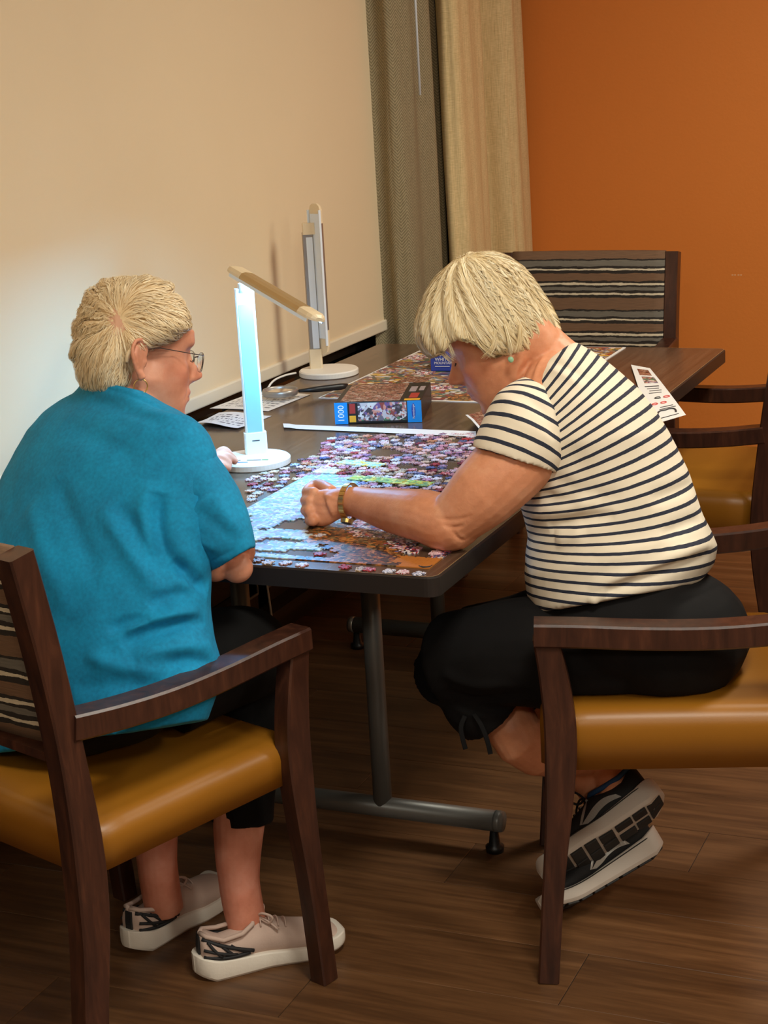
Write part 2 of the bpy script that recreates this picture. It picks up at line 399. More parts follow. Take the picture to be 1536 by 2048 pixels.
M['white_paper'] = plain('white paper', srgb(232, 230, 226), .6)
M['blue_card'] = plain('bright blue card', srgb(24, 140, 214), .35)
M['navy_card'] = plain('royal blue card', srgb(44, 66, 160), .4)
M['black_card'] = plain('black card', srgb(26, 24, 24), .4)
M['red_card'] = plain('red print', srgb(170, 50, 40), .45)
M['yellow_card'] = plain('yellow print', srgb(240, 170, 40), .45)
M['white_ink'] = plain('white lettering', srgb(238, 238, 236), .5)
M['dark_ink'] = plain('dark lettering', srgb(50, 50, 54), .5)
M['pink_ink'] = plain('pink lettering', srgb(206, 90, 84), .5)
M['green_ink'] = plain('green sticker', srgb(130, 140, 60), .5)
def mk_lens():
    k = NT('clear lens'); k.set(Base_Color=(.95, .97, .97, 1), Roughness=.02, IOR=1.3); k.b.inputs['Transmission Weight'].default_value = 1.0; return k.m
M['lens'] = mk_lens()
# people
def mk_skin(name, a, b, c, wr=.25):
    k = NT(name); v = k.coord(); n = k.noise(v, 22, 4, .6); n2 = k.noise(v, 130, 3); at_ = k.add('ShaderNodeAttribute'); at_.attribute_name = 'tint'
    col = k.ramp(n.outputs[0], [(.3, a), (.52, b), (.75, c)])
    k.color(k.mix(1.0, col, at_.outputs['Color'], 'MULTIPLY')); k.set(Roughness=.48); k.b.inputs['Specular IOR Level'].default_value = .4
    k.b.inputs['Subsurface Weight'].default_value = .15; k.b.inputs['Subsurface Radius'].default_value = (.01, .004, .002); k.b.inputs['Subsurface Scale'].default_value = .5
    n3 = k.noise(k.coord(scale=(1, 1, 1)), 60, 4, .6, .8); h = k.math('ADD', k.math('MULTIPLY', n3.outputs[0], .7), k.math('MULTIPLY', n2.outputs[0], .3))
    k.bump(h, wr, .002); return k.m
M['skin1'] = mk_skin('fair ruddy skin', srgb(206, 136, 106), srgb(220, 152, 122), srgb(226, 166, 138))
M['skin2'] = mk_skin('tanned skin', srgb(206, 136, 98), srgb(220, 150, 112), srgb(228, 166, 130), .5)
def mk_hair(name, stops):
    k = NT(name); g = k.add('ShaderNodeNewGeometry'); n = k.noise(k.coord(), 35, 3)
    f = k.math('ADD', k.math('MULTIPLY', g.outputs['Random Per Island'], .65), k.math('MULTIPLY', n.outputs[0], .35)); k.color(k.ramp(f, stops))
    k.set(Roughness=.42); k.b.inputs['Specular IOR Level'].default_value = .35; return k.m
M['hair1'] = mk_hair('cream white hair', [(.15, srgb(238, 210, 164)), (.5, srgb(252, 231, 190)), (.85, srgb(255, 244, 216))])
M['hair2'] = mk_hair('pale blonde hair', [(.15, srgb(222, 196, 146)), (.5, srgb(248, 228, 184)), (.85, srgb(255, 246, 218))])
def mk_teal():
    k = NT('teal cotton'); v = k.coord(); n = k.noise(v, 700, 2); n2 = k.noise(v, 14, 3); n3 = k.noise(v, 160, 3)
    f = k.math('ADD', k.math('MULTIPLY', n2.outputs[0], .5), k.math('MULTIPLY', n3.outputs[0], .5))
    k.color(k.ramp(f, [(.3, srgb(0, 116, 160)), (.7, srgb(0, 150, 200))])); k.set(Roughness=.88); k.bump(n.outputs[0], .12, .0006); return k.m
M['teal'] = mk_teal()
def mk_breton():
    k = NT('striped jersey'); a = k.add('ShaderNodeAttribute'); a.attribute_name = 's'
    n0 = k.noise(k.coord(), 60, 3); sv = k.math('ADD', a.outputs['Fac'], k.math('MULTIPLY', k.math('SUBTRACT', n0.outputs[0], .5), .0015))
    f = k.math('LESS_THAN', k.math('FRACT', k.math('DIVIDE', sv, .0190)), .31); n = k.noise(k.coord(), 600, 2)
    k.color(k.mix(f, srgb(236, 222, 198), srgb(38, 42, 58))); k.set(Roughness=.85); k.bump(n.outputs[0], .12, .0006); return k.m
M['breton'] = mk_breton()
M['pants'] = plain('black jersey', srgb(14, 13, 13), .85, spec=.2, bump=.15, var=.2)
M['pants2'] = plain('black stretch twill', srgb(17, 15, 15), .85, spec=.2, bump=.2, var=.25)
M['shoe_knit'] = plain('mauve beige knit', srgb(196, 170, 156), .85, bump=.4, bscale=300, var=.06)
M['shoe_grey'] = plain('taupe knit band', srgb(150, 132, 126), .85, bump=.3)
M['shoe_white'] = plain('off white foam', srgb(226, 216, 202), .6, bump=.35, bscale=160)
M['shoe_black'] = plain('black webbing', srgb(28, 27, 29), .7)
M['run_black'] = plain('black mesh upper', srgb(20, 20, 22), .8, bump=.4, bscale=500)
M['run_sole'] = plain('pale grey foam', srgb(205, 194, 182), .6, var=.06)
M['run_tread'] = plain('black rubber tread', srgb(34, 32, 31), .65, bump=.2)
M['run_silver'] = plain('silver overlay', srgb(176, 174, 168), .35, .3)
M['run_blue'] = plain('navy lining', srgb(24, 62, 104), .8)
M['gold'] = plain('gold metal', srgb(214, 178, 106), .28, .9)
M['steelframe'] = plain('bronze wire', srgb(86, 74, 70), .35, .8)
M['green_gem'] = plain('pale green gem', srgb(150, 196, 160), .15)
M['aid'] = plain('cream hearing aid', srgb(228, 206, 168), .4)
M['lash'] = plain('eyelash brown', srgb(70, 48, 40), .7)
M['brow'] = plain('grey brow', srgb(186, 160, 130), .8)
M['scalp'] = plain('pink scalp', srgb(226, 176, 146), .6, var=.08)
M['nail'] = plain('fingernail', srgb(232, 176, 156), .3)
# ================================================================ the room
TW, TL, TH = 1.016, 2.125, .742      # table: right edge x=0, near edge y=0
WX = -1.16                           # window plane
OY = 3.58                            # orange wall
# floor with planks along x
fl = tag(obj('floor', mesh(*box(-1.6, 5.2, -6.2, 3.9, -.05, -.0015)), M['floor_gap']), kind='structure')
plank = rbox(-.61, .61, -.0895, .0895, -.006, 0, .0007, 1)
plank.materials.append(M['floor'])
cnt = 0
for j in range(36):
    y = -2.6+j*.180
    off = (j*.437) % 1.22
    for i in range(4):
        x = -1.5+off-1.22+i*1.2215+.61
        if x+.61 < -1.2 or x-.61 > 2.3: continue
        p = obj('plank', plank, None, fl, loc=(x, y, 0)); cnt += 1
# ceiling
ce = tag(obj('ceiling', mesh(*box(-1.6, 5.2, -6.2, 3.9, CEIL, CEIL+.05)), M['ceiling']), kind='structure')
for (x, y) in PANELS:
    t = tag(empty('ceiling_lamp', (x, y, CEIL)), 'square ceiling light panel above the room', 'ceiling lamp', 'ceiling light panels')
    b = MB()
    for a0, a1, b0, b1 in ((-.31,.31,-.31,-.285), (-.31,.31,.285,.31), (-.31,-.285,-.285,.285), (.285,.31,-.285,.285)): b.add(*box(a0,a1,b0,b1,-.03,0))
    obj('frame', b.mesh(), M['white_plastic'], t); obj('diffuser', mesh(*box(-.285,.285,-.285,.285,-.012,-.004)), M['lamp_panel'], t)
# far wall, and the walls behind the photographer
wf = tag(obj('wall_far', mesh(*box(-1.6, 5.2, OY, OY+.1, -.05, CEIL)), M['orange']), kind='structure')
sc = MB(); s0 = at(1462, 549, (OY-CAM[1])/CC[1]*1.0)
def on_wall(px, py):
    d = CA*(px-768)/FPX - CB*(py-1024)/FPX + CC
    return CAM+d*((OY-CAM[1])/d[1])
for px in (1465, 1470, 1477, 1482):
    c = on_wall(px, 550); sc.add(*box(c[0]-.003, c[0]+.003, OY-.0006, OY+.001, c[2]-.0009, c[2]+.0009))
obj('scuff_mark', sc.mesh(), M['cream_plastic'], wf)
tag(obj('wall_right', mesh(*box(5.1, 5.2, -6.2, OY, -.05, CEIL)), M['wall']), kind='structure')
tag(obj('wall_back', mesh(*box(-1.6, 5.1, -6.3, -6.2, -.05, CEIL)), M['wall']), kind='structure')
# window wall: a low sill strip, frames, night glass, roller blind
wl = MB(); wl.add(*box(WX-.30, WX-.02, -6.2, OY, -.05, .085)); wl.add(*box(WX-.30, WX-.02, -6.2, OY, 2.45, CEIL)); wl.add(*box(WX-.30, WX-.02, 2.75, OY, .085, 2.45))
tag(obj('wall_left', wl.mesh(), M['wall']), kind='structure')
YM = [-4.2, -2.6, -1.0, .35, 1.62, 2.75]
for n in range(len(YM)-1):
    y0, y1 = YM[n], YM[n+1]
    g = tag(obj('window_%d' % (n+1), mesh(*box(WX-.075, WX-.06, y0+.02, y1-.02, .11, 2.43)), M['glass_dark']), kind='structure')
    f = MB()
    for q in ((y0-.03, y0+.03, .085, 2.45), (y1-.03, y1+.03, .085, 2.45), (y0+.03, y1-.03, .085, .135), (y0+.03, y1-.03, 2.40, 2.45), (y0+.03, y1-.03, .68, .73)):
        f.add(*box(WX-.10, WX-.03, *q))
    obj('window_frame', f.mesh(), M['frame_dark'], g)
    gk = MB(); gk.add(*box(WX-.031, WX-.027, y0+.03, y1-.03, .131, .137)); gk.add(*box(WX-.031, WX-.027, y1-.034, y1-.030, .137, .68))
    obj('gasket', gk.mesh(), M['frame_line'], g)
sill = tag(obj('trim_1', mesh(*box(WX-.05, WX+.03, -6.2, 2.75, .06, .09)), M['frame_dark']), kind='structure')
tag(obj('baseboard_left', mesh(*box(WX-.02, WX-.004, -6.2, OY, 0, .06)), M['blackplastic']), kind='structure')
# roller blind: cloth just beyond the table edge
BX = -1.10
bl = tag(empty('roller_blind', (BX, 1.0, 2.5)), 'cream roller blind pulled down over the window behind the table', 'blind')
bl_v = []
ys = np.linspace(-3.6, 2.42, 60)
V = []; F = []
for iy, y in enumerate(ys):
    for iz, z in enumerate((.772, 1.2, 1.7, 2.2, 2.5)):
        V.append((.0025*math.sin(y*2.1+z), y-1.0, z-2.5))
for iy in range(59):
    for iz in range(4):
        a = iy*5+iz; F.append((a, a+5, a+6, a+1))
n0 = len(V); V += [(v[0]-.0012, v[1], v[2]) for v in V]; F += [tuple(i+n0 for i in reversed(f)) for f in F]
obj('blind_cloth', mesh(V, F), M['blind'], bl, smooth=True)
obj('hem_bar', rbox(-.006, .006, -4.6, 1.42, .740-2.5, .7735-2.5, .004), M['blind_bar'], bl)
V, F = tube([(-.02, -4.6, .03), (-.02, 1.42, .03)], .03, 16); obj('roller_tube', mesh(V, F), M['white_plastic'], bl, True)
# curtains
def curtain(name, plan, z0, z1, m, flare, nz=40, label='', seed=0):
    P = smooth_path(np.array(plan), 10); rings = []; c0 = P.mean(0)
    L = np.concatenate([[0], np.cumsum(np.linalg.norm(np.diff(P, axis=0), axis=1))]); V = []; F = []; U = []; W = []
    n = len(P); T = np.gradient(P, axis=0); T /= np.linalg.norm(T, axis=1)[:, None]; Nn = np.stack([T[:, 1], -T[:, 0]], 1)
    for side in (0, 1):
        for iz in range(nz):
            z = z0+(z1-z0)*iz/(nz-1); f = 1-(z-z0)/(z1-z0)
            for i in range(n):
                wob = .004*math.sin(z*3.1+i*.35+seed)+.003*noise.noise(Vector((i*.2, z*2, seed)))
                p = P[i]+Nn[i]*(wob-side*.003)+np.array([0, flare*f*(L[i]/L[-1])])
                V.append((p[0], p[1], z)); U.append(L[i]); W.append(z)
    for side in (0, 1):
        b = side*n*nz
        for iz in range(nz-1):
            for i in range(n-1):
                a = b+iz*n+i; q = (a, a+1, a+n+1, a+n); F.append(q if side == 0 else q[::-1])
    me = mesh(V, F); attr(me, 'u', U); attr(me, 'v', W)
    return me
t = tag(empty('curtain', (0, 0, 0)), 'grey brown chevron patterned curtain beside the blind', 'curtain')
obj('cloth', curtain('c', [(-1.12,2.33),(-1.075,2.37),(-1.045,2.35),(-1.02,2.37),(-1.00,2.42),(-1.02,2.50),(-1.00,2.57),(-1.01,2.62),(-1.06,2.66),(-1.075,2.72),(-1.04,2.74),(-1.075,2.79),(-1.06,2.84),(-1.10,2.92)], .02, 2.46, M['chevron'], .03), M['chevron'], t, True)
t = tag(empty('curtain', (0, 0, 0)), 'beige linen curtain in the corner by the orange wall', 'curtain')
obj('cloth', curtain('c', [(-1.03,2.74),(-.985,2.685),(-.965,2.70),(-.955,2.76),(-.965,2.84),(-.975,2.92),(-.99,3.0),(-1.08,3.08),(-1.11,3.16),(-1.08,3.22),(-1.00,3.24),(-.985,3.27),(-.99,3.33),(-1.00,3.42),(-1.02,3.46),(-1.06,3.47)], .02, 2.46, M['linen'], .10, seed=2), M['linen'], t, True)
V, F = tube([(-.985, 2.455, 2.46), (-.985, 2.458, 1.43)], .0038, 8)
tag(obj('curtain_wand', mesh(V, F), M['diffuser'], None, True), 'clear plastic wand hanging against the chevron curtain', 'wand')
V, F = tube([(-1.03, 2.2, 2.48), (-1.03, 3.57, 2.48)], .012, 12)
tag(obj('curtain_rod', mesh(V, F), M['steel'], None, True), 'metal rod carrying the corner curtains', 'rod')

# ================================================================ table
tb = tag(empty('table', (-TW/2, TL/2, 0)), 'long dark wood laminate table with grey steel base', 'table')
def rrect(x0, x1, y0, y1, r, n=6):
    out = []
    for cx, cy, a in ((x1-r, y0+r, -90), (x1-r, y1-r, 0), (x0+r, y1-r, 90), (x0+r, y0+r, 180)):
        for k in range(n+1):
            q = math.radians(a+90*k/n); out.append((cx+r*math.cos(q), cy+r*math.sin(q)))
    return out
hx, hy = TW/2, TL/2
o1 = rrect(-hx, hx, -hy, hy, .022); o2 = rrect(-hx+.003, hx-.003, -hy+.003, hy-.003, .020)
V, F = loft([[(x, y, TH-.034) for x, y in o1], [(x, y, TH-.003) for x, y in o1], [(x, y, TH-.0006) for x, y in o2]], True)
obj('edge_band', mesh(V, F), M['edge'], tb)
V, F = loft([[(x, y, TH-.004) for x, y in o2], [(x, y, TH) for x, y in o2]], True); obj('tabletop', mesh(V, F), M['laminate'], tb)
V, F = [], []
o3 = rrect(-hx+.0045, hx-.0045, -hy+.0045, hy-.0045, .019)
n = len(o2); V = [(x, y, TH+.0001) for x, y in o2]+[(x, y, TH+.0001) for x, y in o3]; F = [(i, (i+1) % n, n+(i+1) % n, n+i) for i in range(n)]
obj('rim_line', mesh(V, F), M['edge_line'], tb)
for yb in (.528, 1.591):
    y = yb-TL/2; V, F = tube([(-.405, y, .066), (.405, y, .066)], .0215, 20, cap=True)
    br = obj('base_bar', mesh(V, F), M['steel'], tb, True)
    for s in (-1, 1):
        V, F = tube([(s*.392, y, .066), (s*.396, y, .066), (s*.4, y, .066), (s*.408, y, .066)], [.0222, .0222, .0222, .0205], 20); obj('end_cap', mesh(V, F), M['silver_alu'] if s*yb < 0 else M['steel'], br, True)
        V, F = tube([(s*.388, y, .0), (s*.388, y, .012), (s*.388, y, .016), (s*.388, y, .05)], [.018, .019, .012, .008], 16); obj('foot_glide', mesh(V, F), M['blackplastic'], br, True)
        V, F = tube([(s*.147, y, .07), (s*.147, y, TH-.034)], .0195, 22); obj('column', mesh(V, F), M['steel'], tb, True)
    obj('top_plate', rbox(-.33, .33, y-.03, y+.03, TH-.055, TH-.034, .003), M['blackplastic'], tb)

# ================================================================ chairs
def make_chair(name):
    r = empty(name)   # origin: floor, middle between the front legs; faces +y
    HW = .268
    for s in (-1, 1):
        x = s*HW
        P = smooth_path([(x, .0, .002), (x, -.012, .16), (x, -.030, .36), (x, -.034, .47), (x, -.024, .57), (x, -.014, .628)], 4)
        WH = [(.036, .036+.018*math.exp(-((p[2]-.45)/.16)**2)) for p in P]
        V, F = sweep(P, WH, (1, 0, 0), .003); obj('front_leg', mesh(V, F), M['wood'], r)
        P = smooth_path([(x, -.515, .002), (x, -.505, .15), (x, -.486, .33), (x, -.484, .42), (x, -.494, .58), (x, -.515, .75), (x, -.545, .917)], 4)
        WH = [(.040, .044+.012*math.exp(-((p[2]-.40)/.15)**2)) for p in P]
        V, F = sweep(P, WH, (1, 0, 0), .003); obj('back_leg', mesh(V, F), M['wood'], r)
        P = smooth_path([(x, .004, .634), (x, -.07, .631), (x, -.17, .625), (x, -.29, .623), (x, -.39, .629), (x, -.49, .641)], 4)
        V, F = sweep(P, [(.050, .040)]*len(P), (1, 0, 0), .0035); obj('armrest', mesh(V, F), M['wood'], r)
        for yy in (0, -.515):
            V, F = tube([(x, yy, 0), (x, yy, .004)], .012, 12); obj('glide', mesh(V, F), M['glide'], r)
    # seat cushion: crowned, bevelled corners
    me = mesh(*box(-.264, .264, -.470, .0, .386, .488)); bm = bmesh.new(); bm.from_mesh(me)
    ve = [e for e in bm.edges if abs(e.verts[0].co.z-e.verts[1].co.z) > .05]; bmesh.ops.bevel(bm, geom=ve, offset=.035, segments=1, affect='EDGES')
    ed = [e for e in bm.edges if e.verts[0].co.z > .48 and e.verts[1].co.z > .48 and len(e.link_faces) == 2 and e.calc_face_angle(0) > .5]
    bmesh.ops.bevel(bm, geom=ed, offset=.030, segments=5, affect='EDGES', profile=.5)
    bmesh.ops.subdivide_edges(bm, edges=[e for e in bm.edges if e.calc_length() > .15], cuts=8, use_grid_fill=True)
    for v in bm.verts:
        x, y = v.co.x/.264, (v.co.y+.235)/.235
        if v.co.z > .47: v.co.z += .012*max(0, 1-x*x)*max(0, 1-y*y)-.0
        if v.co.z < .40: v.co.x *= .985
    bm.to_mesh(me); bm.free(); obj('seat', me, M['vinyl'], r, True)
    # striped back panel between the rear posts
    V = []; F = []; nx, nz = 16, 14
    for side in (0, 1):
        for iz in range(nz):
            z = .600+.322*iz/(nz-1); yc = -.494-.052*((z-.58)/.337)**1.15
            for ix in range(nx):
                x = -.248+.496*ix/(nx-1); u = x/.248; ez = min(iz, nz-1-iz)/(nz-1)
                th = (.016+.012*(1-u**4))*(min(1, .35+ez*7)) ; V.append((x, yc+(th if side else -th*.75)+.012*u*u, z))
    for side in (0, 1):
        b = side*nx*nz
        for iz in range(nz-1):
            for ix in range(nx-1):
                a = b+iz*nx+ix; q = (a, a+1, a+nx+1, a+nx); F.append(q if side == 0 else q[::-1])
    rim = [iz*nx for iz in range(nz)]+[(nz-1)*nx+i for i in range(1, nx)]+[iz*nx+nx-1 for iz in range(nz-2, -1, -1)]+[i for i in range(nx-2, 0, -1)]
    for i in range(len(rim)):
        a, b = rim[i], rim[(i+1) % len(rim)]; F.append((a, b, b+nx*nz, a+nx*nz))
    obj('backrest', mesh(V, F), M['stripe'], r, True)
    ru = MB(); ru.add(*box(-.25, .25, -.52, -.492, .592, .606)); obj('lower_back_rail', ru.mesh(), M['wood'], r)
    return r
c1 = make_chair('armchair')
GR = 'dining armchairs at the table'
def set_chair(o, x, y, face, label):
    # face = direction the sitter looks; x, y = middle between front legs
    o.location = (x, y, 0); o.rotation_euler = (0, 0, math.atan2(face[1], face[0])-math.pi/2); tag(o, label, 'chair', GR)
f1 = unit((.316, .949)); set_chair(c1, -.236-.949*.268, -.034+.316*.268, f1, 'wooden armchair with mustard seat under the person in the teal shirt')
c2 = copy_tree(c1); b2 = unit((.951, .309)); set_chair(c2, .137-.309*.268, .084+.951*.268, -b2, 'wooden armchair with mustard seat under the person in the striped shirt')
c3 = copy_tree(c1); set_chair(c3, -.28, 1.82, (-1, -.02), 'empty armchair pushed in at the long side of the table behind the striped shirt')
c4 = copy_tree(c1); set_chair(c4, -.585, 2.27, (0, -1), 'empty armchair with striped back at the far end by the orange wall')

# the cushion under the heavier sitter is pressed down
st_ = [c for c in c1.children if c.name.startswith('seat')][0]; st_.data = st_.data.copy(); V = getV(st_.data)
k_ = np.clip((V[:, 2]-.42)/.05, 0, 1)*(1-.35*np.clip(-V[:, 1]/.47, 0, 1))*0+np.clip((V[:, 2]-.40)/.06, 0, 1); V[:, 2] -= .026*k_; setV(st_.data, V)
# ================================================================ desk lamps
def make_lamp(name, base, stem, label, lit, tip=None, tail=None):
    bx, by = base; r = empty(name, (bx, by, TH)); tag(r, label, 'desk lamp', 'folding desk lamps on the table')
    R_ = .079
    prof = [(.0, 0), (R_-.003, 0), (R_, .002), (R_, .013), (R_-.003, .016), (0, .017)]
    V = []; F = []; n = 56
    for rr, z in prof:
        for k in range(n): a = 2*math.pi*k/n; V.append((rr*math.cos(a), rr*math.sin(a), z))
    for i in range(len(prof)-1):
        for k in range(n): F.append((i*n+k, i*n+(k+1) % n, (i+1)*n+(k+1) % n, (i+1)*n+k))
    bo = obj('base', mesh(V, F), M['white_plastic'], r)
    bevel = None
    return r, bo
def local(r, P): return np.asarray(P, float)-np.array(r.location)
# lit lamp
ST = np.array([-.686, .704]); BS = (-.678, .672)
L1, bo = make_lamp('desk_lamp', BS, ST, 'white desk lamp with its angled head switched on beside the loose puzzle pieces', True)
vw = unit(np.array([-.56, .83, 0])); sd = np.array([vw[1], -vw[0], 0])            # stem faces the camera side
def stem(r, c, z0, z1, wd, th, m, name, side, fr):
    P = [np.append(c, z0), np.append(c, z1)]; V, F = sweep(P, [(wd, th)]*2, side, .003); V = [local(r, v) for v in V]; return obj(name, mesh(V, F), m, r)
stem(L1, ST, TH+.015, TH+.062, .047, .024, M['white_plastic'], 'hinge_block', sd, vw)
stem(L1, ST, TH+.06, 1.108, .040, .013, M['white_plastic'], 'stem', sd, vw)
stem(L1, ST-vw[:2]*.0068, TH+.064, 1.075, .031, .0016, M['stem_blue'], 'stem_panel', sd, vw)
# little switch marks and stickers on the base
for (dx, dy, wd, ht, m) in [(-.02, -.04, .022, .003, 'dark_ink'), (.018, -.03, .03, .004, 'dark_ink'), (.04, -.022, .014, .006, 'green_ink'), (-.01, -.056, .05, .003, 'navy_card'), (-.035, -.03, .008, .002, 'dark_ink')]:
    me = rbox(-wd/2, wd/2, -ht/2, ht/2, .0168, .0174, .0004, 1); o = obj('base_marking', me, M[m], L1, loc=(dx, dy, 0), rz=.25)
hk = stem(L1, ST-vw[:2]*.0122, TH+.045, TH+.047, .016, .001, M['dark_ink'], 'hinge_marking', sd, vw)
# head: flat bar with half-round top
T0 = at(478, 543, 3.47); T1 = np.array([-.452, .560, 1.068])
T0 = np.array([-.722, .742, 1.138])
ax = unit(T1-T0); LN = np.linalg.norm(T1-T0)
rollv = unit(np.cross(ax, (0, 0, 1)))                       # horizontal side of the bar
upv = np.cross(rollv, ax)
TH_ROLL = math.radians(14); rv = rollv*math.cos(TH_ROLL)+upv*math.sin(TH_ROLL); uv = -rollv*math.sin(TH_ROLL)+upv*math.cos(TH_ROLL)
def head_bar(r, O, ax, rv, uv, LN, lit, alu, cap, hw=.0215, hh=.012):
    sec = [(-hw, -.003), (-hw, .002), (-hw*.8, hh*.75), (-hw*.4, hh), (hw*.4, hh), (hw*.8, hh*.75), (hw, .002), (hw, -.003)]
    def ring(s, k=1.0): return [local(r, O+ax*s+rv*a*k+uv*(b if b < 0 else b*k)) for a, b in sec]
    V, F = loft([ring(.052), ring(LN-.045)]); h = obj('head', mesh(V, F), alu, r)
    V, F = loft([ring(-.012, .45), ring(-.006, .8), ring(.008), ring(.052, 1.02)]); obj('end_cap', mesh(V, F), cap, h)
    V, F = loft([ring(LN-.045, 1.02), ring(LN-.012), ring(LN, .8), ring(LN+.006, .4)]); obj('end_cap', mesh(V, F), cap, h)
    V, F = box(0, 1, -1, 1, -1, 1); q = []
    for (a, b, c) in V: q.append(local(r, O+ax*(.03+a*(LN-.05))+rv*b*.0150+uv*(-.0042+c*.0012)))
    obj('led_strip', mesh(q, F), lit, h)
    for sgn in (-1, 1):     # frosted lips shield the strip from the side
        q = [local(r, O+ax*(.012+a*(LN-.022))+rv*(sgn*.0200+b*.0014)+uv*(-.0062+c*.0036)) for (a, b, c) in V]; obj('frosted_lip', mesh(q, F), M['diffuser'], h)
    return h
head_bar(L1, T0, ax, rv, uv, LN, M['led'], M['gold_alu'], M['cream_plastic'])
V, F = tube([local(L1, np.append(ST, 1.10)), local(L1, np.append(ST, 1.118))], [.014, .012], 16); obj('pivot', mesh(V, F), M['white_plastic'], L1, True)
# switched-off lamp, head folded down along the stem
ST2 = np.array([-.994, 1.653]); L2, _ = make_lamp('desk_lamp', (-.956, 1.648), ST2, 'white desk lamp switched off with head folded along its stem near the curtain', False)
ll = None
sd2 = unit((.93, .36, 0)); vw2 = np.array([-sd2[1], sd2[0], 0])
stem(L2, ST2, TH+.015, TH+.068, .034, .024, M['cream_plastic'], 'hinge_block', sd2, vw2)
stem(L2, ST2, TH+.066, 1.118, .030, .013, M['silver_alu'], 'stem', sd2, vw2)
stem(L2, ST2-vw2[:2]*.0068+sd2[:2]*.004, TH+.07, 1.105, .017, .0016, M['diffuser'], 'stem_panel', sd2, vw2)
stem(L2, ST2+sd2[:2]*.004, 1.112, 1.142, .034, .02, M['cream_plastic'], 'pivot', sd2, vw2)
B0 = np.append(ST2+sd2[:2]*.022-vw2[:2]*.004, TH+.066); B1 = np.append(ST2+sd2[:2]*.024-vw2[:2]*.004, 1.185)
axb = unit(B1-B0); un = unit(sd2*.62+vw2*.78); rvb = unit(np.cross(un, axb)); hd = head_bar(L2, B0, axb, rvb, np.cross(axb, rvb), 1.185-TH-.066, M['diffuser'], M['silver_alu'], M['cream_plastic'], .019, .014)
P = smooth_path([(-1.030, 1.60, TH+.012), (-1.045, 1.56, TH+.012), (-1.055, 1.50, TH+.002), (-1.062, 1.45, TH-.06), (-1.065, 1.42, .5), (-1.06, 1.40, .3), (-1.06, 1.395, .012), (-1.05, 1.3, .006)], 5)
V, F = tube([local(L2, p) for p in P], .0028, 8); obj('power_cord', mesh(V, F), M['white_plastic'], L2, True)

# ================================================================ papers
def sheet(name, corners, m, label, cat, sag=0.0, thick=.0003, nu=14, nv=10, curl=None, parent=None, group=None):
    """paper between four table corners (a, b, c, d); curl(u, v) lifts it"""
    a, b, c, d = [np.asarray(p, float) for p in corners]; V = []; UV = []; F = []
    for s in (0, 1):
        for j in range(nv):
            v = j/(nv-1)
            for i in range(nu):
                u = i/(nu-1); p = (a*(1-u)+b*u)*(1-v)+(d*(1-u)+c*u)*v
                p = p+np.array([0, 0, (curl(u, v) if curl else 0)+(thick if s else 0)]); V.append(p); UV.append((u, v))
    for s in (0, 1):
        o_ = s*nu*nv
        for j in range(nv-1):
            for i in range(nu-1):
                k = o_+j*nu+i; q = (k, k+1, k+nu+1, k+nu); F.append(q if s else q[::-1])
    c0 = np.mean([a, b, c, d], 0); me = mesh([v-c0 for v in V], F); uvl = me.uv_layers.new(name='UVMap')
    for lp in me.loops: uvl.data[lp.index].uv = UV[lp.vertex_index]
    o = obj(name, me, m, parent, True, loc=tuple(c0))
    if label: tag(o, label, cat, group)
    return o
Z = TH+.0006
def T(px, py, z=Z): return onz(px, py, z)
M['doc1'] = paper('typed sheet', srgb(228, 222, 214), srgb(120, 116, 114), 22, 9, .48)
M['doc2'] = paper('folded typed sheet', srgb(230, 228, 226), srgb(110, 110, 114), 18, 7, .5)
sheet('document', [(-1.066, 1.19, Z), (-.90, 1.178, Z), (-.885, 1.385, Z), (-1.05, 1.40, Z)], M['doc1'], 'typed white sheet lying under the magnifying glass', 'paper', curl=lambda u, v: .002*math.sin(u*3))
sheet('document', [(-1.0, 1.0, Z), (-.875, .975, Z), (-.866, 1.13, Z), (-1.01, 1.135, Z)], M['doc2'], 'curled typed sheet behind the stem of the lit lamp', 'paper', curl=lambda u, v: .003+.012*max(0, (.45-v))**1.3+.003*math.sin(u*5))
sheet('paper_strip', [T(566, 850), T(568, 858), T(952, 875), T(952, 864)], M['white_paper'], 'long narrow white paper strip in front of the blue and black box', 'paper', nu=3, nv=30, curl=lambda u, v: .0015+.002*(v < .06))
ob = bpy.data.objects['paper_strip']; c_ = T(920, 868, Z+.0032)
sm_ = MB()
for k in range(4): sm_.add(*box(-.012+k*.006, -.009+k*.006, -.0025, .0025, 0, .0003))
obj('red_print', sm_.mesh(), M['red_card'], ob, loc=tuple(c_-np.array(ob.location)))
